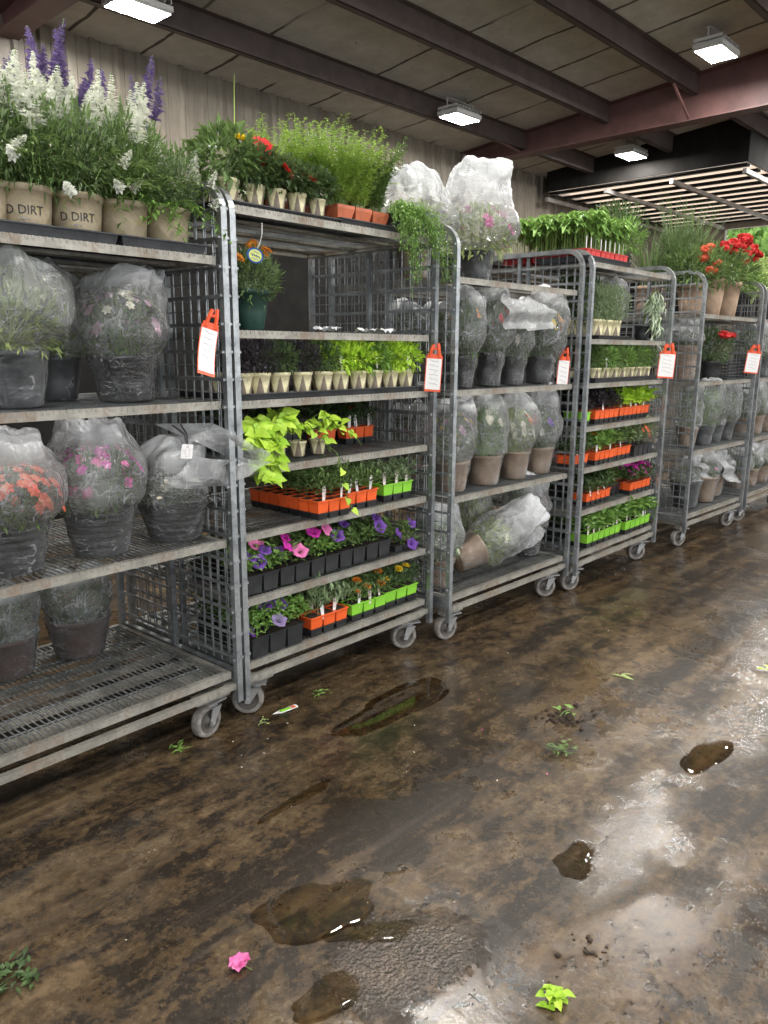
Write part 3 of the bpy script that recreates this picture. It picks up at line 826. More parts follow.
# wall_back: ribbed siding above a base, its colour holding the gloom behind the carts
mb = MB(); prof = []; x = -6.0
while x < 13.9:
    prof += [(x, 0), (x + .055, 0), (x + .07, -.03), (x + .10, -.03), (x + .115, 0), (x + .157, 0), (x + .16, -.006), (x + .164, 0)]; x += .2
vs = []; n = len(prof)
for z in (2.45, 3.95): vs += [(px, YW + py, z) for px, py in prof]
mb.add(vs, [(i, i + 1, n + i + 1, n + i) for i in range(n - 1)])
struct(mb.build('wall_back', 'siding'))
mb = MB(); mb.box((-6, YW - .05, 0), (13.9, YW + .18, 2.5)); mb.box((-6, YW - .09, 2.5), (13.9, YW + .1, 2.56)); struct(mb.build('wall_back_base', 'gloomfill'))
mb = MB(); y0, y1 = -4.2, YW + .2
for (xa, xb, ya, yb) in ((-6, 9.74, y0, y1), (9.74, 14, y0, 3.43), (9.74, 14, 6.06, y1)):
    mb.add([(xa, yb, zr(yb)), (xb, yb, zr(yb)), (xb, ya, zr(ya)), (xa, ya, zr(ya)), (xa, yb, zr(yb) + .1), (xb, yb, zr(yb) + .1), (xb, ya, zr(ya) + .1), (xa, ya, zr(ya) + .1)],
           [(0, 1, 2, 3), (7, 6, 5, 4), (0, 4, 5, 1), (1, 5, 6, 2), (2, 6, 7, 3), (3, 7, 4, 0)])
struct(mb.build('ceiling', 'ceil'))
k = 0
for y in (5.36, 4.32, 3.38, 2.36, 1.3, .25, -.8, -1.85, -2.9, -3.95):
    k += 1; mb = MB(); b, t = zr(y, 3.615), zr(y) + .002
    XE = 9.72 if 3.45 < y < 6 else 13.9
    mb.box((-6, y, b), (XE, y + .006, t)); mb.box((-6, y, b), (XE, y + .062, b + .006)); mb.box((-6, y + .056, b), (XE, y + .062, b + .022)); mb.box((-6, y - .05, t - .008), (XE, y, t - .002))
    struct(mb.build('trim_%d' % k, 'primerdull'))
for x in (2.62, 8.1):
    k += 1; mb = MB(); zb = 3.62
    pr = [(YW, zb - .0), (y0, zb + .12)]
    def plate(xa, xb, f0, f1):
        ys = (YW, y0); mb.add([(xx, yy, ff(yy)) for ff in (f0, f1) for yy in ys for xx in (xa, xb)], [(0, 1, 3, 2), (4, 6, 7, 5), (0, 4, 5, 1), (2, 3, 7, 6), (0, 2, 6, 4), (1, 5, 7, 3)])
    lo = lambda y: zb + .012 * (6 - y) * .4
    plate(x - .004, x + .004, lo, lambda y: zr(y) - .002)
    plate(x - .09, x + .09, lambda y: lo(y) - .012, lo)
    plate(x - .08, x + .08, lambda y: zr(y) - .012, lambda y: zr(y) - .002)
    for yy in (5.36, 3.40, 1.3, -.8): mb.tube([(x - .09, yy + .02, zb + .02), (x - .50, yy + .02, zr(yy, 3.62))], .014, 4)
    struct(mb.build('trim_%d' % k, 'primer'))
# end wall with a doorway; a ribbed translucent roof light near it
mb = MB()
mb.box((13.9, 5.15, 0), (14.0, YW + .1, 3.9)); mb.box((13.9, 3.35, 3.42), (14.0, 5.15, 4.1)); mb.box((13.9, -4.2, 0), (14.0, 3.35, 4.8))
mb.box((13.9, 3.35, 0), (14.0, 5.15, 2.35))  # added low wall, hidden behind plants, blocks glare through the doorway
struct(mb.build('wall_end', 'siding'))
root = bpy.data.objects.new('window_1', None); COL.objects.link(root); struct(root, 'ribbed translucent roof light with a steel grid')
def fib():
    m, nt, out = new_mat('ribbed_fibreglass'); h = N(nt)
    d = h.n('ShaderNodeBsdfDiffuse'); d.inputs[0].default_value = (.80, .75, .68, 1); t = h.n('ShaderNodeBsdfTranslucent'); t.inputs[0].default_value = (.62, .55, .49, 1)
    nt.links.new(h.mixs(.9, d.outputs[0], t.outputs[0]), out.inputs[0]); return m
M['fib'] = fib()
X0, X1, Y0, Y1 = 9.75, 13.85, 3.44, 6.05
mb = MB(); mb.box((X0, Y0, 3.53), (X1, Y1, 3.534)); mb.build('pane', 'fib', root)
mb = MB(); x = X0
while x < X1:
    mb.box((x, Y0, 3.515), (x + .12, Y1, 3.529), 1); mb.box((x + .11, Y0, 3.508), (x + .14, Y1, 3.529), 0); x += .37
for y in (Y0, 4.3, 5.17, Y1): mb.box((X0 - .04, y - .022, 3.41), (X1, y + .022, 3.46))
mb.build('window_frame', ('tin', 'gloomfill'), root)
mb = MB()
for g_, m_ in ((0, 0), (.012, 1)):
    mb.box((X0 - .02 + g_, Y0 - .02 + g_, 3.535), (X0 - .01 + g_, Y1 + .02 - g_, 4.12), m_); mb.box((X0 + g_, Y0 - .02 + g_, 3.535), (X1 - g_, Y0 - .01 + g_, 4.12), m_)
    mb.box((X0 + g_, Y1 + .01 - g_, 3.535), (X1 - g_, Y1 + .02 - g_, 3.93), m_); mb.box((X1 - g_, Y0, 3.535), (X1 + .01 - g_, Y1, 4.0), m_)
M['wellbounce'] = plain('white_bounce_lining', (.8, .8, .8), .7, 0, .05, 5)
struct(mb.build('trim_20', ('gloomfill', 'wellbounce')))  # added well: dark outside hides the roof opening, white inside brightens the pane
# lamps
M['led'] = None
def emis(name, col, st):
    m, nt, out = new_mat(name); e = nt.nodes.new('ShaderNodeEmission'); e.inputs[0].default_value = (*col, 1); e.inputs[1].default_value = st
    nt.links.new(e.outputs[0], out.inputs[0]); return m
LAMP = 270.
M['led'] = emis('led_lens', (1., .975, .93), LAMP)
def lampmesh():
    a = MB(); a.box((-.20, -.125, 0), (.20, .125, .035)); a.box((-.07, -.06, .05), (.07, .06, .10))
    for i in range(9): a.box((-.2 + i * .048, -.12, .05), (-.19 + i * .048, .12, .075))
    for s in (-1, 1): a.tube([(s * .2, 0, .04), (s * .2, 0, .14)], .006, 5)
    a.box((-.21, -.02, .135), (.21, .02, .142))
    b = MB(); b.box((-.19, -.115, -.014), (.19, .115, 0), 1); b.add([(-.185, -.11, -.0145), (-.185, .11, -.0145), (.185, .11, -.0145), (.185, -.11, -.0145)], [(0, 1, 2, 3)], 0)
    return addm(a.mesh('housing'), ('white',)), addm(b.mesh('lens'), ('led', 'white'))
LH, LL = lampmesh()
lamps = [(3.11, 5.23, 'glaring LED lamp under the roof above the white salvias'), (6.6, 5.16, 'LED lamp under the roof beyond the bagged pink flowers'),
         (7.2, 2.88, 'LED lamp just before the big red rafter, over the aisle'), (9.35, 4.67, 'small-looking LED lamp beyond the red rafter beside the ribbed roof light'),
         (3.6, 2.88, 'LED lamp overhead between the second and third carts'), (10.8, 2.88, 'LED lamp over the aisle beyond the red rafter'), (0, 2.88, 'LED lamp overhead at the start of the cart row'),
         (0, .5, 'LED lamp behind the viewpoint over the wet floor'), (3.6, .5, 'LED lamp over the middle of the wet floor'), (7.2, .5, 'LED lamp over the far aisle floor'),
         (10.8, .5, 'LED lamp over the aisle near the end wall'), (0, -1.9, 'LED lamp near the open side of the shed'), (3.6, -1.9, 'LED lamp second along the open side'), (7.2, -1.9, 'LED lamp third along the open side')]
for x, y, lb in lamps:
    r = thing('ceiling_lamp', lb, 'lamp', (x, y, zr(y) - .20), (math.atan(-.095) * 0, 0, 0), 'LED high bay lamps')
    put('housing', LH, r); put('lens', LL, r)
    a = MB(); a.tube([(.12, 0, .14), (.05, .0, .24)], .003, 4); a.build('hanging_wire', 'black', r)

sun = bpy.data.lights.new('sun', 'SUN'); sun.energy = 6.; sun.angle = .02; sun.color = (1, .95, .88)
so = bpy.data.objects.new('sun', sun); COL.objects.link(so); so.rotation_euler = Vector((-.62, -.25, -.74)).to_track_quat('-Z', 'Y').to_euler()
# ------------------------------------------------------------------ world, camera
w = bpy.data.worlds.new('sky'); SC.world = w; w.use_nodes = True
nt = w.node_tree; nt.nodes.clear(); wo = nt.nodes.new('ShaderNodeOutputWorld'); bg = nt.nodes.new('ShaderNodeBackground')
bg.inputs[0].default_value = (.93, .97, 1, 1); bg.inputs[1].default_value = 2.0; nt.links.new(bg.outputs[0], wo.inputs[0])
cam = bpy.data.cameras.new('camera'); co = bpy.data.objects.new('camera', cam); COL.objects.link(co); SC.camera = co
cam.sensor_fit = 'VERTICAL'; cam.sensor_height = 36; cam.lens = 769 / 1024 * 36; cam.clip_start = .02
RX = ((.68355124, -.14705281, .71493578), (-.72988476, -.14454579, .66811283), (.00509309, -.97851008, -.20613606))
co.matrix_world = Matrix(((RX[0][0], -RX[0][1], -RX[0][2], 0), (RX[1][0], -RX[1][1], -RX[1][2], 0), (RX[2][0], -RX[2][1], -RX[2][2], 1.4), (0, 0, 0, 1)))
SC.view_settings.view_transform = 'Standard'; SC.view_settings.look = 'None'; SC.view_settings.gamma = 1; SC.view_settings.use_curve_mapping = False
SC.view_settings.exposure = 0.15
cy = SC.cycles; cy.max_bounces = 7; cy.diffuse_bounces = 3; cy.glossy_bounces = 3; cy.transmission_bounces = 3; cy.transparent_max_bounces = 14
cy.caustics_reflective = False; cy.caustics_refractive = False; cy.use_denoising = True; cy.sample_clamp_indirect = 6
def m_seedl(s):
    R = random.Random(400 + s); mb = MB()
    for i in range(22):
        x, y = R.uniform(-.08, .08), R.uniform(-.08, .08); hh = R.uniform(.13, .215)
        mb.tube([(x, y, 0), (x + R.uniform(-.01, .01), y, hh)], .002, 4, 1, False)
        for j in range(9):
            z = hh * R.uniform(.5, 1.05); a = R.uniform(0, 6.28)
            mb.leaf(Vector((x, y, z)), Vector((math.cos(a), math.sin(a), R.uniform(-.1, .5))), Vector((0, 0, 1)), R.uniform(.04, .075), .03, 0, .2, .6)
    return mb.mesh('seedlings')
def m_f5(i):
    mb = MB(); flower5(mb, Vector((0, 0, 0)), Vector((0, 0, 1)), .017, 5, random.Random(i), 0, .35); return mb.mesh('petals')
def m_pet(i):
    mb = MB(); r_ = .005 + .0015 * i % 3 * .001
    mb.add([(0, 0, 0), (.004, -.003, .001), (.009, 0, .002), (.004, .003, .001)], [(0, 1, 2, 3)]); return mb.mesh('petal')
def m_crown(s):
    R = random.Random(900 + s); mb = MB()
    for i in range(5200):
        d = Vector((R.gauss(0, 1), R.gauss(0, 1), R.gauss(0, 1))).normalized(); q_ = R.random() ** .4
        q_ *= .8 + .35 * noise.noise(d * 2.2 + Vector((s, 0, 0)))
        p = Vector((d.x * q_, d.y * q_, .5 + d.z * .5 * q_))
        mb.leaf(p, Vector((R.uniform(-1, 1), R.uniform(-1, 1), R.uniform(-.8, .5))), Vector((R.uniform(-.5, .5), R.uniform(-.5, .5), 1)), .085, .06)
    return mb.mesh('crown')
# ------------------------------------------------------------------ nearest cart
SPIKE = lambda m, i: cached(('spike', m, i), lambda: addm2(m_spike(40 + i, .085 + .02 * (i % 3)), m))
def addm2(me, m): me.materials.append(M[m]); me.materials.append(M['stem']); return me
def salvia(lx, ly, label, col='p_white', n=12, pot='dirtpot', text=None, seed=1, h=.26, fr=.17, r=.078, sh=1.):
    R = random.Random(seed)
    root = thing('potted_salvia', label, 'potted plant', W(1, lx, ly, 1.70 + SHELFTOP + .012), (0, 0, yaw(1)), 'salvias on the top shelf')
    add_pot(root, r, .125, pot, 0, .15, .84)
    put('foliage', BUSH('fine', seed), root, (0, .02, .125), (0, 0, seed), (fr, fr * .9, h), 'leaf')
    put('foliage', BUSH('fine', seed + 1), root, (0, .01, .125), (0, 0, seed * 2), (fr * .95, fr * .9, h * .85), 'leafgrey' if seed % 2 else 'leaf')
    st = stems(('salv', seed % 3), 70 + seed % 3, 26, .26, .25, 1., 11, .055, .017, .16, 'leaf', .05)
    put('sprigs', st, root, (0, 0, .11), (0, 0, seed), mat='leaf')
    for k in range(2):
        put('flower_spike', SPIKE(col, k), root, (R.choice((-1, 1)) * R.uniform(.06, .11), -.13, R.uniform(.10, .20)), (R.uniform(.5, 1.0), R.uniform(-1.2, 1.2), 0), (.9, .9, .55))
    for i in range(n):
        a = R.uniform(0, 6.28); q = fr * .85 * math.sqrt(R.random())
        put('flower_spike', SPIKE(col, R.randint(0, 2)), root, (q * math.cos(a), q * math.sin(a) * .8, (.10 + h * (.80 + .28 * R.random()) - q * .45) * sh), (R.uniform(-.25, .2) + .8 * q * math.sin(a), R.uniform(-.2, .2) + 1.6 * q * math.cos(a), R.uniform(0, 6)), (1.5, 1.5, 1.35))
    if seed in (8, 9):
        put('drooping_sprigs', stems(('droop', seed), 500 + seed, 16, .22, .10, 1.1, 12, .05, .017, .17, 'leaf', .05), root, (0, -.03, .12), (0, 0, seed), mat='leafbright')
    if text:
        me = cached(('txt', text, .085 if 0 else 1), lambda: addm(wrap_text(text, .034, r, .045, .84, .125, -.42), ('ink',)))
        put('pot_lettering', me, root)
        me = cached('txtline', lambda: addm(scribble_wrap(r), ('inkgrey',))); put('pot_small_print', me, root)
    return root
def scribble_wrap(r):
    mb = MB(); R = random.Random(4)
    for i in range(10):
        a = -.80 + i * .07; rr = r * .905 + .002
        if R.random() < .25: continue
        z = .030
        mb.box((rr * math.sin(a) - .0015, -rr * math.cos(a) - .0005, z), (rr * math.sin(a) + .0015, -rr * math.cos(a) + .001, z + R.uniform(.003, .007)))
    return mb.mesh('small_print')
o3 = 'of the salvias on the nearest cart'
salvia(.385, .13, 'white salvia in a tan pot at the cut-off end of the nearest cart', n=11, seed=3)
salvia(.505, .12, 'white salvia in a pot lettered D DIRT above the largest bag', n=13, text='D DIRT', seed=4)
salvia(.658, .12, 'white salvia in a half-hidden lettered pot, second along the top shelf', n=12, text='D DIRT', seed=7)
salvia(.812, .12, 'white salvia in a tan pot, third along the top shelf', n=11, seed=8)
salvia(.965, .12, 'low white-flecked salvia in a leaf-printed pot beside the mesh end panel', n=4, seed=9, h=.20, fr=.13, sh=.85)
for i, (x, y, n, lb) in enumerate(((.58, .40, 7, 'purple-spiked salvia behind the pot lettered D DIRT'), (.78, .38, 8, 'purple-spiked salvia at the back of the middle of the top shelf'), (1.0, .34, 4, 'salvia with a few tall lilac spikes behind the end pots'))):
    salvia(x, y, lb, 'p_lavender', n, seed=20 + i, h=.37, fr=.13, sh=1.10)
flat_tray(1, .28, .735, .02, .52, 1.70, .032, 'charcoal tray under the lettered salvia pots', group='salvia trays')
flat_tray(1, .745, 1.05, .02, .52, 1.70, .032, 'charcoal tray under the end salvia pots by the mesh', group='salvia trays')

bagged(1, .455, .185, 1.225, .100, .165, .170, .235, 'greypot', 'leafpale', 'big bag of pale trailing foliage in a grey pot, upper shelf of the nearest cart', 'mid', .035, flop=(-.02, -.02, -.01), seed=5, open_r=.6)
bagged(1, .70, .42, 1.225, .085, .145, .125, .20, 'greypot', 'leafbright', 'smaller bagged green plant standing behind the big pale bag', 'fine', .08, seed=6)
bagged(1, .83, .20, 1.225, .104, .150, .145, .22, 'black', 'leaf', 'bagged black pot of white and lilac blooms beside the orange tag', 'fine', .055, [('daisy', 30, 'p_mauve'), ('topped', 22, 'p_cream')], flop=(.09, -.03, .0), seed=7, open_r=.75)
bagged(1, .405, .165, .735, .098, .145, .155, .20, 'black', 'leaf', 'bag of coral-red daisies in a ribbed black pot', 'fine', .075, [('topped', 60, 'p_coral'), ('daisy', 40, 'p_coral')], flop=(.0, -.03, .0), open_r=.7, ribs=5, seed=18)
bagged(1, .69, .17, .735, .106, .150, .150, .225, 'black', 'leaf', 'bag of bright pink geraniums in a ribbed black pot', 'fine', .065, [('cluster', 22, 'p_pink'), ('topped', 18, 'p_magenta')], flop=(-.03, -.02, .0), open_r=.75, ribs=5, seed=13)
r = bagged(1, .975, .17, .735, .112, .135, .130, .12, 'black', 'leafdark', 'bagged white-flowered plant with a square care card, its plastic flaring past the post', 'mid', .09, [('daisy', 30, 'p_white'), ('cluster', 16, 'p_cream')], flop=(.06, 0, .01), ribs=5, seed=14, open_r=.6,
       flaps=[((-.09, -.05, .415), (.09, -.13, .41), (.25, -.24, .30), (.22, -.20, .24)), ((-.13, -.13, .20), (.0, -.165, .30), (.25, -.24, .27), (.10, -.17, .19))])
mb = MB(); mb.box((-.021, -.0006, -.024), (.021, .0006, .024)); cc = mb.build('care_card', 'card', r, (-.035, -.145, .325), (.1, .12, -.1)); cc['label'] = 'white square care card'
mb = MB(); R = random.Random(2)
mb.tube([(-.004, -.001, .014), (.0, -.001, .018), (.004, -.001, .014)], .0012, 4)
for j in range(6):
    for i in range(6):
        if R.random() < .75: mb.box((-.016 + i * .005, -.0012, .008 - j * .005), (-.016 + i * .005 + R.uniform(.002, .0045), -.0006, .0092 - j * .005))
mb.build('card_print', 'inkgrey', cc)
mb = MB(); mb.tube([(-.05, -.09, .41), (-.03, -.13, .38), (-.035, -.145, .345)], .003, 5); mb.tube([(-.01, -.08, .41), (-.015, -.12, .38), (-.03, -.145, .345)], .003, 5); mb.build('hanger_strap', 'black', r)
bagged(1, .52, .60, .235, .110, .15, .12, .15, 'brownpot', 'leafdark', 'dusty brown pot with dark foliage deep on the bottom deck', 'mid', .03, seed=15)
bagged(1, .80, .60, .235, .112, .15, .125, .15, 'brownpot', 'leafdark', 'brown bagged pot deep on the bottom deck beside the mesh', 'mid', .03, seed=16)

# orange clip tags
def price_tag(c, lx, z, label, lean=.12, n=6, bend=.03, dy=-.03, s=1.):
    root = thing('price_tag', label, 'tag', W(c, lx, dy, z), (0, lean, yaw(c) - (.15 if c == 1 else .8)), 'orange price tags on the carts')
    root.scale = (s * {1: 1., 2: 1.2, 3: 1., 4: 1.7, 5: 1.7}[c], s, s)
    def strip(w0, z0, z1, off, nseg=8, narrow=0):
        m = MB(); vs = []
        for i in range(nseg + 1):
            t = i / nseg; zz = z0 + (z1 - z0) * t; y = -bend * (zz / .15) ** 2 + off
            ww = w0
            vs += [(-ww, y, zz), (ww, y, zz), (ww, y + .0012, zz), (-ww, y + .0012, zz)]
        fs = [(4 * i + a, 4 * i + (a + 1) % 4, 4 * i + 4 + (a + 1) % 4, 4 * i + 4 + a) for i in range(nseg) for a in range(4)] + [(3, 2, 1, 0), (4 * nseg, 4 * nseg + 1, 4 * nseg + 2, 4 * nseg + 3)]
        m.add(vs, fs); return m
    strip(.032, -.165, 0, 0).build('sleeve', 'tagorange', root)
    strip(.029, -.155, -.012, -.0014).build('card', 'card', root)
    m = MB(); m.tube([(-.018, 0, -.005), (-.014, -.004, .03), (-.006, -.002, .052)], .007, 6); m.tube([(.018, 0, -.005), (.014, -.004, .03), (.010, -.002, .058)], .007, 6)
    m.box((-.028, -.002, -.012), (.028, .003, .010)); m.tube([(-.012, 0, .03), (.012, 0, .036)], .006, 6)
    m.build('clip', 'tagorange', root)
    m = MB(); R = random.Random(n)
    for k in range(n):
        z0 = -.02 - k * .125 / n; x = -.018; pts = []
        for i in range(9): pts.append((x + i * .0045, -bend * ((z0) / .15) ** 2 - .0022, z0 + R.uniform(-.004, .004) - i * .0008))
        m.tube(pts, .0008, 3)
    m.build('handwriting', 'inkgrey', root)
    return root
price_tag(1, 1.035, 1.475, 'orange tag with bent white card clipped to the mesh of the nearest cart', .28, 6, .035, -.005)
price_tag(2, 1.07, 1.375, 'orange tag with white card on the end post of the second cart', .06, 6, .0, -.028, .95)
price_tag(3, 1.045, 1.36, 'pink-looking tag half hidden behind the bags of the third cart', .05, 5, .0, .05)
price_tag(4, 1.03, 1.395, 'orange tag with white card on the end post of the fourth cart', .05, 5, .0, -.028)
price_tag(5, .98, 1.40, 'orange tag with white card on the fifth cart before the black crate', .1, 5, .0, -.028)

# ------------------------------------------------------------------ second cart
T2 = 1.875
g = 'printed pots on the top shelf'
tt = 'on top of the second cart'
broad = BUSH('coarse', 1); 
flat_tray(2, .0, .53, .02, .30, T2, .014, 'dark tray under the gerbera pots ' + tt, group='trays on the second cart')
flat_tray(2, .54, .86, .02, .30, T2, .022, 'black tray under the terracotta fern pots ' + tt, group='trays on the second cart')
zz = T2 + .008
small_pot(2, .045, .08, zz, .046, .080, BUSH('coarse', 1), 'leaf', 'broad-leaved green plant in the widest cream pot ' + tt, fs=(.12, .11, .15), group=g)
small_pot(2, .160, .07, zz, .036, .076, BUSH('coarse', 2), 'leafdark', 'red gerbera with a yellow bloom in a small cream pot', fs=(.09, .09, .12), fl=[('gerbera', 'p_red', .0, -.05, .20, 1.25), ('gerbera', 'p_red', .035, -.02, .185, .8), ('marigold', 'p_yellow', -.055, 0, .215, 1.1)], group=g)
small_pot(2, .258, .07, zz, .037, .076, BUSH('coarse', 0), 'leafdark', 'red-flowered gerbera in the third small cream pot', fs=(.09, .09, .10), fl=[('gerbera', 'p_red', .0, -.05, .14, 1.15), ('gerbera', 'p_red', -.06, .0, .16, .7), ('gerbera', 'p_white', .05, -.06, .115, .7)], group=g)
small_pot(2, .356, .07, zz, .037, .076, BUSH('coarse', 1), 'leafdark', 'dark gerbera with one maroon bloom in a cream pot', fs=(.09, .09, .09), fl=[('gerbera', 'p_red', .035, -.04, .13, .8)], blos=None, group=g) if 0 else small_pot(2, .356, .07, zz, .037, .076, BUSH('coarse', 1), 'leafdark', 'dark gerbera with one maroon bloom in a cream pot', fs=(.09, .09, .09), fl=[('gerbera', 'p_red', .035, -.04, .13, .8)], group=g)
small_pot(2, .458, .07, zz, .034, .070, BUSH('coarse', 2), 'leafdark', 'low dark-leaved plant in the last cream pot before the terracotta ones', fs=(.08, .08, .09), group=g)
for i, (x, y, lb) in enumerate(((.06, .26, 'tall single-bladed plant behind the broad-leaved pot'), (.30, .24, 'leafy green plant behind the gerberas'))):
    small_pot(2, x, y, zz, .04, .075, BUSH('mid', i), 'leaf', lb, fs=(.10, .10, .14), group='plants behind the gerberas')
o = put('leaf_blade', cached('blades', lambda: m_grass(9, 3, .40, .05, .011, .03)), bpy.data.objects['potted_plant.005'], (.10, -.06, .08), mat='leaffern')
fern = lambda s, n=60, h=.34: stems(('fern', s, n, h), 200 + s, n, .17, h, 1.1, 60, .030, .0105, .08, 'leaf', .035, .12, .9, .45, .0012)
def fern_pot(lx, ly, label, s, mat, h=.34, n=60, sq='terra', sc=(1, 1, 1)):
    root = thing('potted_fern', label, 'potted plant', W(2, lx, ly, zz + SHELFTOP), (0, 0, yaw(2)), 'feathery plants on the top shelf')
    put('pot', cached(('sqpot', .045), lambda: m_sqpot(.045, .062)), root, mat=sq)
    put('soil', m_soil_sq(.04, .058), root, mat='soil')
    put('foliage', fern(s, n, h), root, (0, 0, .05), (0, 0, s), sc, mat); return root
def m_sqpot(a, h):
    mb = MB(); b = a * .75
    mb.add([(-b, -b, 0), (b, -b, 0), (b, b, 0), (-b, b, 0), (-a, -a, h), (a, -a, h), (a, a, h), (-a, a, h), (-a * 1.05, -a * 1.05, h), (a * 1.05, -a * 1.05, h), (a * 1.05, a * 1.05, h), (-a * 1.05, a * 1.05, h), (-a * 1.05, -a * 1.05, h - .012), (a * 1.05, -a * 1.05, h - .012), (a * 1.05, a * 1.05, h - .012), (-a * 1.05, a * 1.05, h - .012)],
           [(3, 2, 1, 0)] + [q for i in range(4) for j in [(i + 1) % 4] for q in ((i, j, 12 + j, 12 + i), (12 + i, 12 + j, 8 + j, 8 + i))] + [(8, 9, 10, 11)])
    return mb.mesh('pot')
def m_soil_sq(a, h):
    mb = MB(); mb.box((-a, -a, h), (a, a, h + .006)); return mb.mesh('soil')
fern_pot(.58, .08, 'yellow-green feathery fern in the first terracotta pot', 1, 'leaffern', .36, 80)
fern_pot(.50, .20, 'yellow-green feathery fern standing behind the gerberas', 2, 'leaffern', .38, 80)
fern_pot(.36, .20, 'yellow-green fern rising behind the middle gerberas', 6, 'leaffern', .34, 60)
fern_pot(.68, .08, 'feathery fern in the middle terracotta pot', 3, 'leaffern', .33, 70)
fern_pot(.79, .09, 'taller sparse fern in the end terracotta pot', 4, 'leaf', .36, 60)
fern_pot(.72, .22, 'green feathery fern behind the terracotta pots', 5, 'leafbright', .34, 70)
# trailing asparagus fern
root = thing('asparagus_fern', 'trailing asparagus fern spilling over the shelf edge by the second cart post', 'potted plant', W(2, .93, .10, zz), (0, 0, yaw(2)))
add_pot(root, .05, .08, 'black')
def m_trail():
    R = random.Random(8); mb = MB()
    for i in range(30):
        ex, ez = R.uniform(-.20, .20), R.uniform(-.16, .04)
        if i < 12: ex = R.choice((-.02, .17)) + R.uniform(-.03, .04); ez = R.uniform(-.26, -.12)
        p0, p1, p2 = Vector((0, 0, .07)), Vector((ex * .6, -.12, .14 + R.uniform(0, .05))), Vector((ex, -.15 + R.uniform(-.03, .02), ez))
        pts = [p0 * (1 - t) ** 2 + p1 * 2 * t * (1 - t) + p2 * t * t for t in [k / 9 for k in range(10)]]
        mb.tube(pts, .001, 3, 1, False)
        for j in range(70):
            t = R.uniform(.15, .999) * 9; k = int(t); p = pts[k].lerp(pts[min(9, k + 1)], t - k)
            p = p + Vector((R.gauss(0, .012), R.gauss(0, .012), R.gauss(0, .01)))
            mb.leaf(p, Vector((R.uniform(-1, 1), R.uniform(-1, 1), R.uniform(-.8, .5))), Vector((0, 0, 1)), .024, .008)
    return addm(addm0(mb.mesh('trailing_fronds')), ('stem',))
def addm0(me): me.materials.append(None); return me
put('fronds', m_trail(), root, mat='leafbright')

# hanging pot
root = thing('hanging_basket', 'dark green pot of orange gazanias on the upper shelf of the second cart', 'potted plant', W(2, .185, .15, 1.469), (0, 0, yaw(2)))
add_pot(root, .075, .145, 'greenpot', 0, .12, .7)
put('foliage', BUSH('mid', 2), root, (0, 0, .135), (0, 0, 1), (.105, .10, .16), 'leafgrey')
put('foliage', BUSH('lance', 1), root, (.01, 0, .11), (0, 0, 4), (.12, .11, .15), 'leaf')
R = random.Random(31)
for p in ((.0, -.03, .30), (.045, -.04, .275), (.07, -.02, .29), (-.08, -.05, .25)): bloom(root, 'gerbera', 'p_orange', p, R, None, .75)
root = thing('plant_label', 'oval blue and yellow care label dangling beside the green pot', 'tag', W(2, .115, .02, 1.72), (.25, .25, yaw(2)))
mb = MB(); T = Matrix.Rotation(PI / 2, 4, 'X') @ Matrix.Diagonal((1.25, .9, 1, 1)); mb.lathe([(.001, -.001), (.028, -.001), (.0285, 0), (.028, .001), (.001, .001)], 28, 0, T, False); mb.build('rim_disc', 'blue', root)
mb = MB(); mb.lathe([(.022, .0011), (.022, .0018), (.001, .0018)], 28, 0, T, False); mb.build('yellow_oval', 'yellowprint', root)
mb = MB(); mb.tube([(-.02 + i * .004, -.0022, .004 * math.sin(i * 2.4)) for i in range(11)], .0014, 4); mb.tube([(-.014 + i * .004, -.0022, -.011 + .002 * math.sin(i * 3)) for i in range(8)], .001, 4); mb.tube([(-.012 + i * .004, -.0022, .012) for i in range(7)], .001, 4); mb.build('label_script', 'blue', root)
mb = MB(); mb.tube([(0, 0, .026), (.003, 0, .05), (0, .0, .075), (0, .02, .112)], .0012, 4); mb.build('hanging_thread', 'card', root)
for i, (x, l) in enumerate(((.45, .10), (.68, .20))):
    mb = MB(); R = random.Random(i); g2 = []; nu = 12
    for a in range(nu):
        for b in range(5): g2.append((l * a / nu, .09 * b / 5 + R.uniform(-.003, .003), .004 + R.random() * .022))
    mb.add(g2, [(a * 5 + b, (a + 1) * 5 + b, (a + 1) * 5 + b + 1, a * 5 + b + 1) for a in range(nu - 1) for b in range(4)])
    tag(mb.build('paper_sheet', 'paper', None, W(2, x, .02, 1.466), (0, 0, yaw(2))), ['short crumpled white paper on the upper shelf of the second cart', 'longer white paper strip toward the post on the upper shelf'][i], 'paper', 'papers on the shelf')

# row of small cream pots
lxs = [.084, .167, .263, .378, .491, .587, .693, .793, .896, 1.001]
flat_tray(2, .03, 1.05, .02, .42, 1.22, .024, 'grey carry tray under the row of cream pots', group='trays on the second cart')
for i, x in enumerate(lxs):
    dark = i < 5
    small_pot(2, x * .985, .075, 1.230, .041, .084, BUSH('mid' if dark else 'coarse', i), 'leafpurple' if i in (0, 1, 3) else ('leafdark' if i in (2, 4) else 'leaflime' if i != 7 else 'leafbright'),
              ('small cream pot of %s foliage, %s from the left in its row' % ('dark purple' if dark else 'lime', NUM[i])), fs=(.078, .08, .105 if dark else .10), group='cream pots on the second cart', stake=not dark and i % 2)
    if dark:
        small_pot(2, x * .985, .20, 1.230, .041, .084, BUSH('fine', i + 1), 'leafpurple', 'small dark-leaved pot behind the %s cream pot of its row' % NUM[i], fs=(.075, .08, .11), group='cream pots in the second line')
    else:
        small_pot(2, x * .985, .20, 1.230, .041, .084, BUSH('mid', i + 1), 'leaffern' if i % 2 else 'leafbright', 'small lime-leaved pot behind the %s cream pot of its row' % NUM[i], fs=(.075, .08, .11), group='cream pots in the second line')

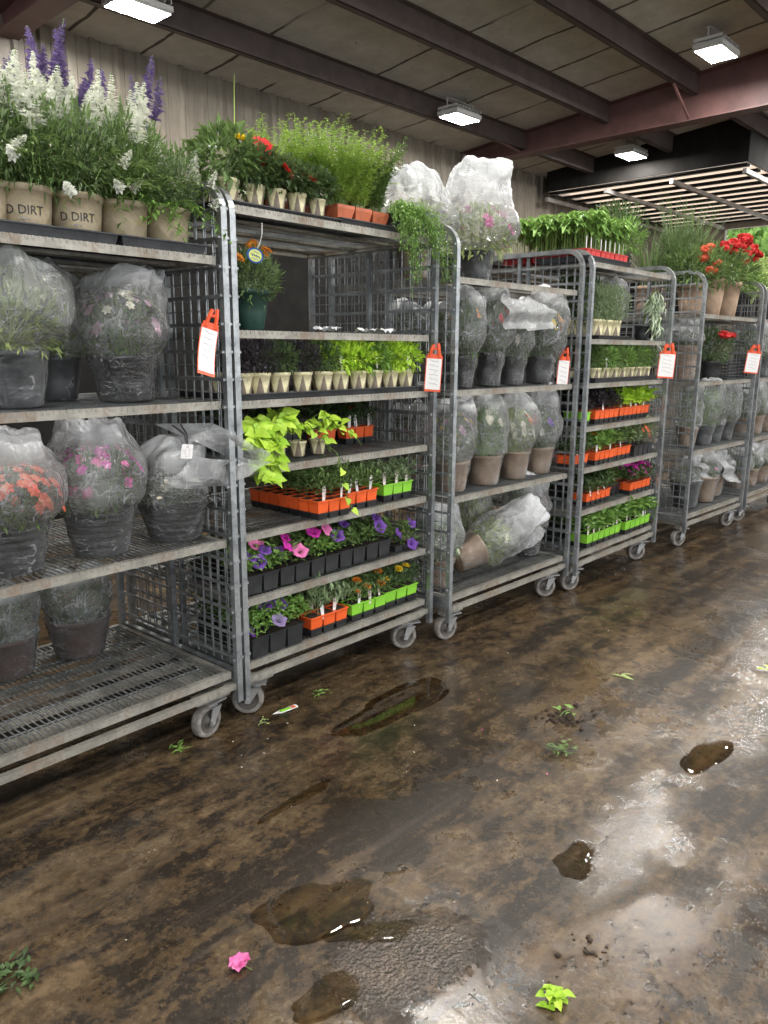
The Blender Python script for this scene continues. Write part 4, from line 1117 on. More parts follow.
# lime vines
def m_vine(seed, mode):
    R = random.Random(seed); mb = MB()
    n = {'mound': 9, 'spill': 9, 'lace': 6}[mode]
    for i in range(n):
        if mode == 'mound': e = Vector((R.uniform(-.09, .09), R.uniform(-.10, .05), R.uniform(.05, .12)))
        elif mode == 'spill': e = Vector((R.uniform(-.13, -.02), R.uniform(-.16, -.10), R.uniform(-.12, .06)))
        else: e = Vector((R.uniform(-.04, .14), R.uniform(-.14, -.06), R.uniform(-.06, .10)))
        p1 = Vector((e.x * .5, e.y * .5, .12)); pts = [p1 * 2 * t * (1 - t) + e * t * t for t in [k / 7 for k in range(8)]]
        mb.tube(pts, .0016, 4, 1, False)
        for j in range(7 if mode != 'lace' else 5):
            t = R.uniform(.25, 1) * 6.99; k = int(t); p = pts[k].lerp(pts[k + 1], t - k)
            L = R.uniform(.042, .065) if mode != 'lace' else R.uniform(.028, .042)
            mb.heart(p, Vector((R.uniform(-1, 1), R.uniform(-1.1, -.1), R.uniform(-.7, .3))), Vector((R.uniform(-.2, .2), -.9, .7)), L, L * .95, 0, R.uniform(.1, .5))
    return addm(addm0(mb.mesh('vine')), ('stem',))
for i, (x, mode) in enumerate(((.165, 'spill'), (.27, 'mound'), (.375, 'lace'), (.485, 'lace'))):
    r = small_pot(2, x, .11, .981, .036, .062, cached(('vine', i), lambda: m_vine(50 + i, mode)), 'leaflime', ['lime sweet potato vine spilling broad leaves over the shelf edge', 'lime sweet potato vine mounded in a cream pot beside the spilling one', 'small-leaved lime vine in a cream pot with laced tendrils', 'lime vine whose tendril hangs to the shelf below'][i], rz=0, fs=(1, 1, 1), group='lime vines on the second cart')
    if i == 0: put('foliage', cached('vm', lambda: m_vine(77, 'mound')), r, (-.02, 0, .05), mat='leaflime'); put('foliage', cached('vm2', lambda: m_vine(78, 'spill')), r, (.03, 0, .04), mat='leaflime')
    if i == 3:
        mb = MB(); pts = [(-.02, -.08, .04), (-.03, -.14, .02), (-.01, -.155, -.05), (.0, -.15, -.11), (.02, -.15, -.17), (.05, -.15, -.22)]
        mb.tube(pts, .0015, 4, 1, False); R = random.Random(3)
        for p in pts[2:]: mb.heart(Vector(p), Vector((R.uniform(-1, 1), -.5, -.3)), Vector((0, -.9, .5)), .036, .034, 0)
        put('tendril', addm(addm0(mb.mesh('tendril')), ('stem',)), r, mat='leaflime')
for i, x in enumerate((.12, .30, .46)):
    pack(2, x, .30, .975, 2, 2, 'black', 'leafdark', 'dark leafy black pack behind the lime vines, %s of three' % NUM[i], fh=.11, group='dark packs behind the vines')
G = 'orange packs behind the vines'
pack(2, .60, .245, .975, 2, 1, 'orange', 'leafdark', 'orange two-cell pack just behind the vine tendrils', s=.062, fh=.09, kind='mid', stakes=1, group=G)
pack(2, .80, .26, .975, 3, 1, 'orange', 'leafdark', 'orange three-cell pack with dark leaves and rounded white markers', s=.062, fh=.10, kind='mid', stakes=3, group=G)
pack(2, .72, .42, .975, 5, 2, 'black', 'leafdark', 'black pack with one magenta bloom at the back of the vine shelf', s=.06, fh=.14, kind='coarse', flowers=[('petunia', 'p_red', .92, .0, .08)], group=G)

# shelf of green seedlings in orange and lime packs
G = 'seedling packs on the fifth shelf'
pack(2, .362, -.02, .735, 3, 7, 'orange', 'leaf', 'deep orange pack running from the shelf edge to the back of the seedling shelf', s=.062, fh=.12, kind='fine', stakes=2, group=G)
for i, (x, col, ns, lb) in enumerate(((-1, 'orange', 0, ''), (.56, 'orange', 3, 'orange three-cell pack of fine seedlings with white markers'), (.825, 'lime', 3, 'lime-green pack of fine seedlings nearest the end post'))):
    if i == 0: continue
    pack(2, x, .0 + i * .025, .735, 3 if i else 2, 2, col, 'leaf' if i < 2 else 'leafgrey', lb, s=.066 if i else .07, fh=.08, kind='fine', stakes=ns, group=G)
    pack(2, x, .25 + i * .02, .735, 3 if i else 2, 2, 'black', 'leaf', ['dark seedlings behind the orange two-cell pack', 'dark seedlings behind the orange three-cell pack', 'dark seedlings behind the lime-green pack'][i], s=.066, fh=.10, kind='fine', group='seedlings in the second line')
# petunias
G = 'petunia packs on the sixth shelf'
pet = [[('petunia', 'p_purple', .15, .1, .07), ('petunia', 'p_purple', .6, .05, .085), ('petunia', 'p_purple', .35, -.02, .05), ('petunia', 'p_pink', .7, .5, .09)],
       [('petunia', 'p_magenta', .2, -.02, .085), ('petunia', 'p_pink', .55, -.1, .055), ('petunia', 'p_magenta', .4, .3, .105), ('petunia', 'p_purple', .05, .1, .06)],
       [('petunia', 'p_magenta', .15, .1, .11), ('petunia', 'p_pink', .5, .0, .12), ('petunia', 'p_purple', .9, -.02, .075), ('petunia', 'p_magenta', .3, .2, .12)],
       [('petunia', 'p_purple', .5, .4, .1)], [('petunia', 'p_purple', .4, -.1, .075), ('petunia', 'p_purple', .7, .3, .09)]]
for i in range(5):
    pack(2, .045 + i * .168, .035 + .004 * i, .487, 2, 2, 'black', ['leafbright', 'leaf', 'leafbright', 'leaf', 'leaf'][i],
         ['black pack of purple petunias at the start of the sixth shelf', 'black pack with one flat pink petunia in front', 'black pack of tall magenta petunias in the middle of the sixth shelf', 'black pack of unopened petunias next to the tall magenta ones', 'black pack with a drooping purple petunia toward the post'][i],
         s=.08, hp=.075, lower=0, fh=.075, kind='mid', flowers=pet[i], group=G)
    pack(2, .045 + i * .168, .25, .487, 2, 2, 'black', 'leafdark', 'dark petunia pack in the second line, %s along the sixth shelf' % NUM[i], s=.08, hp=.07, lower=0, fh=.09, kind='mid', group='petunia packs in the second line')
pack(2, .905, .05, .487, 2, 1, 'black', 'leaf', 'low purple viola pack by the post on the sixth shelf', s=.06, hp=.03, lower=0, fh=.085, kind='mid', flowers=[('petunia', 'p_purple', .15, 0, .06), ('petunia', 'p_purple', .9, .1, .09), ('petunia', 'p_purple', .8, -.3, .0)], group=G)
# bottom deck
G = 'flower packs on the bottom deck'
pack(2, .045, .015, .237, 3, 2, 'black', 'leafbright', 'black pack of violet petunias on the bottom deck', s=.088, hp=.085, lower=0, fh=.095, kind='mid', flowers=[('petunia', 'p_purple', .4, .3, .1), ('petunia', 'p_purple', .65, .2, .09), ('petunia', 'p_purple', .02, .1, .03), ('petunia', 'p_lavender', .45, -.1, .05)], group=G)
pack(2, .05, .22, .237, 6, 2, 'black', 'leafdark', 'dark packs at the back of the bottom deck', s=.085, hp=.08, lower=0, fh=.13, kind='mid', group=G, flowers=[('petunia', 'p_purple', .5, 0, .12)])
pack(2, .352, .02, .237, 3, 1, 'orange', 'leafgrey', 'orange three-cell pack of lanky seedlings on the bottom deck', s=.072, fh=.11, kind='upright', stakes=2, group=G, lower=.034)
pack(2, .352, .10, .237, 3, 1, 'orange', 'leaf', 'orange pack tucked behind the lanky seedlings', s=.072, fh=.13, kind='upright', stakes=1, group=G, lower=.034)
mg = lambda *a: [('marigold', m, x, y, z) for m, x, y, z in a]
pack(2, .60, .03, .237, 3, 1, 'lime', 'leaf', 'lime pack of orange marigolds on the bottom deck', s=.076, fh=.085, kind='fine', stakes=3, flowers=mg(('p_orange', .15, .1, .05), ('p_orange', .45, .1, .06), ('p_orange', .3, .5, .085), ('p_orange', .85, .1, .055)), group=G)
pack(2, .832, .04, .237, 3, 1, 'lime', 'leafdark', 'lime pack of yellow marigolds next to the end post', s=.076, fh=.085, kind='fine', flowers=mg(('p_yellow', .02, .1, .06), ('p_yellow', .45, .2, .085), ('p_yellow', .68, .2, .09), ('p_orange', .0, .7, .09)), group=G)
pack(2, .62, .13, .237, 6, 2, 'black', 'leaf', 'green plants behind the lime marigold packs', s=.07, fh=.11, kind='fine', group=G)

# ------------------------------------------------------------------ third cart
bagged(3, .44, .22, 1.72, .080, .155, .195, .22, 'black', 'leafpale', 'huge clear bag of pink and yellow-green blooms atop the third cart', 'mid', .20, [('topped', 14, 'p_magenta'), ('daisy', 14, 'p_pink')], flop=(.03, -.02, .0), open_r=.85, seed=41, fold=.9)
bagged(3, .06, .30, 1.72, .080, .155, .19, .19, 'tanpot', 'leafpale', 'slumped bag of pale foliage with purple flowers by the third cart post', 'mid', .13, [('topped', 6, 'p_purple'), ('daisy', 8, 'p_mauve')], flop=(-.10, -.02, .0), open_r=.9, seed=42, fold=.9)
q = [(.215, .12, .062, .15, .095, .26, 'black', [('topped', 6, 'p_orange')], (0, 0, 0), 'bag with one orange bloom in a black pot beside the third cart post'),
     (.435, .13, .072, .16, .105, .27, 'black', [('topped', 6, 'p_red')], (.03, 0, 0), 'bag with a dark red bloom in a tall black pot, second along'),
     (.665, .14, .068, .14, .10, .24, 'black', [('daisy', 5, 'p_cream')], (0, 0, 0), 'bagged green plant between the red-bloomed and orange lily bags'),
     (.925, .14, .078, .14, .125, .28, 'black', [('topped', 12, 'p_orange'), ('topped', 7, 'p_yellow')], (.03, -.02, .02), 'bag of orange lilies leaning out near the far post')]
for i, (x, y, rp, hp, rf, hf, pm, bl, fl, lb) in enumerate(q):
    fp = [((-.10, -.13, .44), (.16, -.13, .42), (.14, -.15, .30), (-.08, -.15, .27))] if i in (1, 2) else ()
    bagged(3, x, y, 1.22, rp, hp, rf, hf, pm, 'leafdark', lb, 'mid', .06, bl, flop=fl, seed=50 + i, tilt=(0, [.06, .10, .07, .14][i]), flaps=fp, group='bagged black pots on the third cart')
q = [(.18, .14, .088, .15, .115, .27, [('topped', 22, 'p_mauve'), ('daisy', 12, 'p_yellow')], 'tan-potted bag of mauve and yellow flowers beside the third cart post', 'leaf'),
     (.455, .14, .095, .155, .115, .27, [('topped', 18, 'p_cream'), ('daisy', 14, 'p_white')], 'tan-potted bag of white and cream flowers, second on its shelf', 'leafbright'),
     (.735, .14, .088, .15, .118, .25, [('topped', 10, 'p_coral'), ('daisy', 20, 'p_cream')], 'tan-potted bag of cream and coral flowers, third on its shelf', 'leafpale'),
     (1.0, .15, .090, .15, .125, .25, [('topped', 6, 'p_purple'), ('daisy', 18, 'p_white')], 'tan-potted bag with a violet bloom and tall gathered top', 'leaf')]
for i, (x, y, rp, hp, rf, hf, bl, lb, lf) in enumerate(q):
    bagged(3, x * .97, y, .72, rp, hp, rf, hf * .95, 'tanpot', lf, lb, 'fine', [.04, .04, .08, .10][i], bl, flop=[(0, 0, 0), (-.02, 0, 0), (-.05, 0, 0), (.0, 0, .02)][i], seed=60 + i, open_r=[.3, .4, .5, .8][i], group='bagged tan pots on the third cart')
bagged(3, .10, .16, .238, .085, .15, .12, .20, 'tanpot', 'leafsilver', 'bag of minty green leaves behind the bottom corner post of the third cart', 'coarse', .08, seed=71, flop=(.06, 0, 0))
bagged(3, .30, .20, .238, .095, .15, .125, .20, 'tanpot', 'leafpale', 'toppled tan pot lying in a torn white bag on the bottom deck', 'mid', .20, [('topped', 8, 'p_cream')], seed=72, tilt=(.35, 1.18, .0), pre=.088, flop=(-.10, 0, .0), open_r=.7, fold=1.4,
       flaps=[((.02, -.10, .22), (-.12, -.12, .40), (.05, -.10, .52), (.12, -.08, .30))])
bagged(3, .66, .38, .238, .085, .14, .13, .24, 'tanpot', 'leafpale', 'crumpled whitish bag standing behind the toppled pot', 'mid', .06, seed=73, fold=1.3)
bagged(3, .955, .20, .238, .105, .15, .13, .24, 'black', 'leafgrey', 'bagged black pot of dusky pink flowers at the end of the bottom deck', 'mid', .11, [('daisy', 30, 'p_mauve')], seed=74, open_r=.7)
for i in range(3):
    bagged(3, .25 + .30 * i, .52, 1.22, .075, .15, .11, .22, 'black', 'leafdark', 'bagged black pot in the second line, %s behind the lily shelf' % NUM[i], 'mid', .05, seed=50 + i, group='bagged pots in the second line')
    bagged(3, .28 + .30 * i, .52, .72, .085, .15, .12, .20, 'tanpot', 'leafdark', 'bagged tan pot in the second line, %s behind the flowered bags' % NUM[i], 'mid', .05, seed=60 + i, group='bagged tan pots in the second line')

# ------------------------------------------------------------------ fourth cart
seed_st = lambda s: stems(('seedl', s), 300 + s, 34, .05, .20, .8, 9, .06, .022, .0, 'leaf', .11, .45, .4, .2, .0022)
flat_tray(4, -.02, .50, .02, .34, 1.875, .03, 'black tray under the red seedling packs', group='seedling trays')
for i, (x, y) in enumerate(((.0, .04), (.17, .04), (.34, .04), (.0, .22), (.17, .22), (.34, .22), (.0, .42), (.17, .42), (.34, .42))):
    lb = '%s red pack of %s row of tall tomato-like seedlings' % (['first', 'middle', 'end'][i % 3], ['the front', 'the second', 'the rear'][i // 3])
    root = thing('seedling_pack', lb, 'seedling tray', W(4, x, y, 1.89), (0, 0, yaw(4)), 'red seedling packs on the fourth cart')
    put('cell_tray', cached('redcells', lambda: addm(m_cells(3, 3, .054, .055, 0), ('red', 'black', 'soil'))), root)
    put('foliage', cached(('sdl', i % 3), lambda: addm(addm0(m_seedl(i % 3)), ('stem',))), root, (.08, .08, .05), mat='leafbright')
    if y < .1:
        for k in range(3): put('plant_marker', cached('stake', m_stake), root, (.027 + k * .054, .02, .075), (0, 0, .2), (1, 1, 1.1), 'card')
small_pot(4, .75, .25, 1.875, .075, .12, BUSH('fine', 2), 'leafdark', 'dark bushy plant beyond the red seedling packs', 'black', fs=(.22, .20, .30))
small_pot(4, .62, .14, 1.875, .055, .09, BUSH('mid', 2), 'leafbright', 'leafy green plant at the end of the red packs', 'black', fs=(.13, .13, .20))
for i, x in enumerate((.22, .33, .44)):
    small_pot(4, x, .08, 1.475, .048, .10, BUSH('fine', i), 'leafgrey', 'slim cream pot of dusky foliage, %s below the red packs' % NUM[i], fs=(.10, .10, .19), group='slim cream pots on the fourth cart', taper=.85)
    small_pot(4, x + .03, .26, 1.475, .048, .10, BUSH('mid', i), 'leafdark', 'slim cream pot of dark foliage behind the %s dusky one' % NUM[i], fs=(.11, .11, .24), group='slim cream pots in the second line', taper=.85)
flat_tray(4, .14, .52, .01, .36, 1.465, .022, 'black tray under the slim cream pots', group='seedling trays')
bagged(4, .66, .30, 1.465, .085, .10, .15, .25, 'black', 'leafgrey', 'bag of grey foliage leaning behind the silvery drooping stems', 'mid', .06, seed=81, flop=(.12, 0, -.02), tilt=(0, .25))
root = thing('potted_plant', 'plant with long silvery leaves drooping over the shelf edge', 'potted plant', W(4, .90, .10, 1.47), (0, 0, yaw(4)))
add_pot(root, .05, .09, 'black')
def m_silver():
    R = random.Random(6); mb = MB()
    for i in range(10):
        e = Vector((R.uniform(-.06, .14), R.uniform(-.13, -.06), R.uniform(-.12, .16))); p1 = Vector((e.x * .4, -.05, .40)); pts = [p1 * 2 * t * (1 - t) + e * t * t for t in [k / 9 for k in range(10)]]
        mb.tube(pts, .002, 4, 1, False)
        for j in range(20):
            t = R.uniform(.3, 1) * 8.99; k = int(t); p = pts[k].lerp(pts[k + 1], t - k)
            mb.leaf(p, Vector((R.uniform(-.5, .5), R.uniform(-.4, .2), R.uniform(-1, -.2))), Vector((0, -1, .3)), R.uniform(.06, .10), .016)
    return addm(addm0(mb.mesh('stems')), ('stem',))
put('foliage', m_silver(), root, (0, 0, .06), mat='leafsilver')
flat_tray(4, .15, 1.02, .02, .30, 1.22, .028, 'black carry tray of tiny cream pots on the fourth cart', group='seedling trays')
for i, x in enumerate((.20, .31, .42, .53, .64, .76, .88)):
    small_pot(4, x + .02, .07, 1.228, .043, .075, BUSH('mid', i), 'leafbright' if i % 2 else 'leaf', 'tiny cream pot of green foliage, %s in the row by the fourth tag' % NUM[i], fs=(.09, .09, .12), group='tiny cream pots on the fourth cart', stake=i == 1)
    if i % 2 == 0: small_pot(4, x + .04, .22, 1.228, .043, .075, BUSH('mid', i), 'leafdark', 'dark foliage behind the %s tiny cream pot of the fourth cart' % NUM[i], fs=(.12, .10, .15), group='tiny pots in the second line')
G = 'packs on the fourth cart'
pack(4, .06, .05, .975, 2, 2, 'lime', 'leafpurple', 'lime pack with pale markers at the post, fifth tier of the fourth cart', fh=.08, stakes=1, group=G)
pack(4, .255, .06, .975, 5, 2, 'orange', 'leafpurple', 'orange pack of dark seedlings, fourth tier of the fourth cart', s=.062, fh=.10, stakes=1, group=G)
pack(4, .60, .07, .975, 7, 2, 'orange', 'leaflime', 'orange pack of lime leaves and white markers on the fourth cart', s=.062, fh=.09, kind='coarse', stakes=4, group=G)
pack(4, .25, .25, .975, 12, 2, 'black', 'leafdark', 'dark seedlings at the back of the lime-leaf shelf', s=.062, fh=.13, kind='coarse', group=G)
pack(4, -.02, .04, .735, 3, 2, 'orange', 'leafdark', 'orange pack tight against the post below the lime pack', s=.06, fh=.07, stakes=1, group=G)
pack(4, .225, .03, .735, 4, 2, 'orange', 'leafbright', 'orange pack with bright leaves and an orange bloom', s=.062, fh=.11, kind='coarse', stakes=2, flowers=mg(('p_orange', .1, .2, .10), ('p_orange', .3, .6, .14)), group=G)
pack(4, .48, .04, .735, 4, 2, 'orange', 'leaf', 'orange pack of green plants with two orange marigolds', s=.062, fh=.11, kind='mid', stakes=1, flowers=mg(('p_orange', .6, .6, .15), ('p_orange', .45, .3, .13)), group=G)
pack(4, .76, .03, .735, 4, 2, 'black', 'leafgrey', 'black pack of bushy grey-green plants flecked with bronze', s=.07, hp=.07, lower=0, fh=.14, kind='fine', blos=[('daisy', 20, 'p_coral')], group=G)
pack(4, .19, .05, .487, 5, 2, 'orange', 'leafdark', 'orange pack with rounded markers beside the magenta flowers shelf post', s=.062, fh=.07, stakes=3, group=G)
pack(4, .51, .10, .487, 4, 2, 'black', 'leaf', 'black pack of green plants between two orange packs', s=.06, fh=.10, group=G)
pack(4, .74, .03, .487, 5, 2, 'orange', 'leafdark', 'orange pack of vivid magenta flowers on the fourth cart', s=.062, fh=.08, kind='mid', flowers=[('petunia', 'p_magenta', .1 + .2 * (k % 5), .1 + .35 * (k // 5), .06 + .03 * (k % 3)) for k in range(14)], group=G)
pack(4, .20, .28, .487, 10, 2, 'black', 'leafdark', 'dark green plants along the back of the magenta shelf', s=.07, fh=.15, kind='coarse', group=G)
pack(4, .17, .02, .237, 6, 2, 'lime', 'leafbright', 'lime pack with many white markers on the fourth cart deck', s=.075, hp=.055, fh=.10, kind='coarse', stakes=7, group=G, lower=.03)
pack(4, .665, .01, .237, 5, 2, 'lime', 'leafbright', 'second lime pack with white markers toward the far post', s=.075, hp=.055, fh=.11, kind='coarse', stakes=5, group=G, lower=.03)
pack(4, .18, .24, .237, 10, 2, 'black', 'leaf', 'leafy green packs along the back of the fourth cart deck', s=.08, fh=.13, kind='coarse', group=G)
tagp = None

# ------------------------------------------------------------------ fifth and sixth carts
def geranium(c, lx, ly, z, label, heads, pot='tanpot', rp=.10, hp=.26, fs=(.24, .22, .26), m='p_red', seed=1):
    root = thing('potted_geranium', label, 'potted plant', W(c, lx, ly, z + SHELFTOP), (0, 0, yaw(c)), 'geraniums on the top shelf')
    add_pot(root, rp, hp, pot, 0, .12, .7); R = random.Random(seed)
    put('foliage', BUSH('mid', seed), root, (0, 0, hp - .02), (0, 0, seed), fs, 'leaf')
    for (x, y, zz) in heads:
        for k in range(2): bloom(root, 'geranium', m, (x + R.uniform(-.03, .03), y + .02 * k, hp + zz + R.uniform(-.03, .03)), R, None, .72)
    return root
geranium(5, .16, .16, 1.655, 'orange-red geraniums in a low tan pot by the fifth cart mesh', [(-.06, -.1, .20), (.04, -.08, .27), (.0, -.15, .12)], hp=.20, m='p_coral', seed=1)
geranium(5, .50, .16, 1.655, 'red geranium in the tan pot beside the grasses', [(.0, -.15, .20), (.10, -.1, .25), (-.09, -.12, .22)], seed=2)
geranium(5, .86, .18, 1.655, 'largest cluster of scarlet geraniums on top of the fifth cart', [(-.14, -.12, .24), (-.04, -.14, .28), (.06, -.15, .22), (.0, -.1, .33), (.15, -.1, .26), (.12, -.16, .18), (-.1, -.16, .17)], seed=3)
geranium(5, 1.05, .40, 1.655, 'geranium behind the fifth cart end post', [(.0, -.12, .26), (.10, -.14, .20)], seed=4)
def grasspot(c, lx, ly, z, label, h, n=90, sp=.22, seed=1, m='grass', r=.09, hp=.2):
    root = thing('potted_grass', label, 'potted plant', W(c, lx, ly, z + SHELFTOP), (0, 0, yaw(c)), 'tall grasses')
    add_pot(root, r, hp, 'tanpot', 0, .12, .7)
    put('grass_blades', cached(('gr', seed, n, h), lambda: m_grass(seed, n, h, sp, .015, .06)), root, (0, 0, hp - .02), mat=m); return root
grasspot(5, .42, .42, 1.655, 'tall upright grass rising behind the first geraniums', .74, 100, .26, 3)
grasspot(5, .78, .45, 1.655, 'tall fanning grass behind the scarlet geraniums', .70, 100, .34, 4)
grasspot(5, .08, .45, 1.655, 'shorter grass near the fifth cart corner', .42, 90, .22, 5)
small_pot(5, .30, .30, 1.655, .09, .18, BUSH('fine', 1), 'leafdark', 'dark rosemary-like bush among the fifth cart geraniums', 'black', fs=(.26, .24, .42))
small_pot(6, .30, .25, 1.655, .09, .20, BUSH('mid', 1), 'leafpale', 'pale bushy plant on top of the sixth cart', 'black', fs=(.24, .22, .30))
small_pot(6, .02, .25, 1.655, .09, .20, BUSH('mid', 0), 'leafbright', 'fresh green bush between the fifth and sixth cart posts', 'black', fs=(.2, .2, .26))
small_pot(6, .62, .20, 1.655, .09, .20, BUSH('fine', 2), 'leafbright', 'bright bush at the frame edge on the sixth cart', 'black', fs=(.24, .22, .30))
# upper shelf
bagged(5, .16, .18, 1.19, .105, .25, .13, .10, 'tanpot', 'leafdark', 'tall tan pot in a white-topped bag by the fifth cart mesh', 'mid', .10, seed=91, flop=(.08, 0, .05), open_r=.6)
bagged(5, .42, .35, 1.19, .10, .22, .12, .12, 'tanpot', 'leafdark', 'tan pot leaning behind the white-topped bag', 'mid', .04, seed=92, tilt=(0, .12))
small_pot(5, .60, .15, 1.19, .08, .14, BUSH('mid', 2), 'leafdark', 'dark leafy plant with maroon blooms under the geranium shelf', 'black', fs=(.15, .14, .22), fl=[('geranium', 'p_red', -.06, -.1, .33, .8), ('geranium', 'p_red', .08, -.1, .33, .7)])
mb = MB(); L_, D_, H_ = .34, .24, .15
for z in [H_ * i / 6 for i in range(7)]:
    for (a, b) in (((0, 0), (L_, 0)), ((L_, 0), (L_, D_)), ((L_, D_), (0, D_)), ((0, D_), (0, 0))): mb.tube([(a[0], a[1], z), (b[0], b[1], z)], .004, 4)
for i in range(15):
    for y in (0, D_): mb.tube([(L_ * i / 14, y, 0), (L_ * i / 14, y, H_)], .003, 4)
for i in range(1, 10):
    for x in (0, L_): mb.tube([(x, D_ * i / 10, 0), (x, D_ * i / 10, H_)], .003, 4)
mb.box((0, 0, 0), (L_, D_, .006))
tag(mb.build('plastic_crate', 'tray', None, W(5, .70, .06, 1.195), (0, 0, yaw(5))), 'dark slatted crate behind the fifth cart tag', 'crate')
q = [(.28, .16, .075, .15, .09, .27, 'tanpot', 'narrow tan-potted bag beside the fifth cart post, middle shelf'), (.52, .15, .09, .15, .14, .31, 'greypot', 'large rounded bag of green foliage on the fifth cart middle shelf'), (.76, .16, .08, .14, .10, .30, 'greypot', 'slim bagged plant squeezed beside the large green bag'), (.98, .16, .085, .15, .115, .27, 'black', 'bagged dark-potted plant near the far post of the fifth cart')]
for i, (x, y, rp, hp, rf, hf, pm, lb) in enumerate(q):
    bagged(5, x, y, .70, rp, hp, rf, hf, pm, 'leafbright' if i == 1 else 'leaf', lb, 'fine', .04, seed=[95, 96, 97, 98][i], tilt=(0, .08), group='bagged plants on the fifth cart')
small_pot(5, .88, .30, .70, .08, .16, BUSH('mid', 0), 'leafbright', 'unbagged bright foliage above the dark bagged pot', 'black', fs=(.15, .13, .34))
q = [(.35, .16, .105, .20, .10, .12, 'greypot', (0.06, -.05, 0), 'grey pot under a slumped white bag on the fifth cart deck', [((-.05, -.08, .36), (.10, -.12, .34), (.16, -.14, .20), (.02, -.13, .24))]),
     (.68, .16, .105, .20, .11, .12, 'tanpot', (.1, 0, 0), 'tan pot with a pink bloom under slumped plastic', [((.0, -.1, .36), (.22, -.12, .30), (.34, -.16, .12), (.12, -.14, .16))]),
     (1.0, .22, .10, .16, .11, .14, 'tanpot', (.05, 0, 0), 'half-hidden tan pot at the fifth cart end under a white bag', [((-.1, -.1, .34), (.12, -.12, .34), (.12, -.16, .12), (-.06, -.14, .16))])]
for i, (x, y, rp, hp, rf, hf, pm, fl, lb, fp) in enumerate(q):
    bagged(5, x, y, .238, rp, hp, rf, hf, pm, 'leaf', lb, 'mid', .08, [('topped', 8, 'p_pink')] if i == 1 else None, flop=fl, seed=101 + i, flaps=fp, open_r=.6, group='slumped bags on the fifth cart deck', fold=1.3)
bagged(5, .12, .40, .70, .10, .18, .13, .22, 'tanpot', 'leafdark', 'tan-potted bag seen through the fifth cart mesh, middle shelf', 'mid', .05, seed=105)
bagged(5, .12, .38, .238, .10, .2, .12, .20, 'greypot', 'leaf', 'whitish bag seen through the fifth cart mesh at deck level', 'mid', .05, seed=106)
names = ['upper shelf', 'middle shelf', 'bottom deck']
for j, z in enumerate((1.19, .70, .238)):
    for i, x in enumerate((.18, .48, .78)):
        bagged(6, x, .16, z, .095, .16, .125, .22 if j < 2 else .14, 'tanpot' if j else 'greypot', 'leaf', 'bagged %s pot, %s along the %s of the sixth cart' % ('tan' if j else 'grey', NUM[i], names[j]), 'mid', .06, seed=110 + (i + j) % 3, flop=(-.05, 0, 0), open_r=.5, group='bagged pots on the sixth cart')

# ------------------------------------------------------------------ puddles and litter on the floor
def water():
    m, nt, out = new_mat('shallow_water'); h = N(nt)
    tr = h.n('ShaderNodeBsdfTransparent'); tr.inputs[0].default_value = (.85, .80, .70, 1)
    gl = h.n('ShaderNodeBsdfGlossy'); gl.inputs['Roughness'].default_value = .03
    b = h.bump(h.noise(h.coord(), 9, 2), .05, .01); h.put(gl.inputs['Normal'], b)
    fr = h.n('ShaderNodeFresnel'); fr.inputs[0].default_value = 1.40
    nt.links.new(h.mixs(fr.outputs[0], tr.outputs[0], gl.outputs[0]), out.inputs[0]); return m
M['water'] = water()
def puddle(x, y, rx, ry, ang, seed, label):
    mb = MB(); n = 72; vs = [Vector((0, 0, .0016))]
    for ring, hh in ((.6, .0016), (.97, .0015), (1.0, .0004)):
        for i in range(n):
            a = 2 * PI * i / n; k = ring * (1 + .55 * noise.noise(Vector((math.cos(a) * 1.0 + seed, math.sin(a) * 1.0, seed))) + .10 * noise.noise(Vector((math.cos(a) * 3, math.sin(a) * 3, seed * 2))))
            vs.append(Vector((rx * k * math.cos(a), ry * k * math.sin(a), hh)))
    fs = [(0, 1 + i, 1 + (i + 1) % n) for i in range(n)] + [(1 + r_ * n + i, 1 + (r_ + 1) * n + i, 1 + (r_ + 1) * n + (i + 1) % n, 1 + r_ * n + (i + 1) % n) for r_ in range(2) for i in range(n)]
    mb.add(vs, fs); o = mb.build('puddle', 'water', None, (x, y, .0005), (0, 0, ang), True)
    return tag(o, label, 'puddle')
puddle(1.15, 1.29, .15, .10, -.3, 3, 'murky brown puddle with a pebbly rim, largest of the front puddles')
puddle(.97, 1.07, .085, .05, -.2, 5, 'dark puddle nearest the bottom edge by the bubbly wet patch')
puddle(2.12, 1.93, .33, .10, .05, 7, 'long mirror-like puddle before the second cart reflecting its lime packs')
puddle(1.77, .91, .085, .045, .1, 9, 'small round puddle in the middle of the wet floor')
puddle(1.42, 1.70, .16, .022, .05, 11, 'thin strip of water between the carts and the murky puddle')
puddle(2.60, .86, .16, .055, 0, 13, 'dark puddle along the wheel track at the frame edge')
puddle(1.18, 1.13, .12, .035, -.6, 15, 'narrow brown puddle running down from the murky one')
def leafscrap(x, y, label, mat, n, L, seed, kind='leaf', z=.004, cat='leaf', name='fallen_sprig', hh=.02, spread=.03):
    R = random.Random(seed); mb = MB()
    for i in range(n):
        a = R.uniform(0, 6.28); p = Vector((R.uniform(-spread, spread), R.uniform(-spread, spread), z + R.random() * hh))
        f = mb.leaf if kind == 'leaf' else mb.heart
        f(p, Vector((math.cos(a), math.sin(a), R.uniform(-.05, .25))), Vector((R.uniform(-.4, .4), R.uniform(-.4, .4), 1)), L * R.uniform(.6, 1.2), L * .35 * (1 if kind == 'leaf' else 2.4), 0, .15, .05)
    mb.tube([(-spread, 0, z), (0, .005, z + .004), (spread, -.004, z)], .0014, 4)
    o = mb.build(name, mat, None, (x, y, 0)); return tag(o, label, cat)
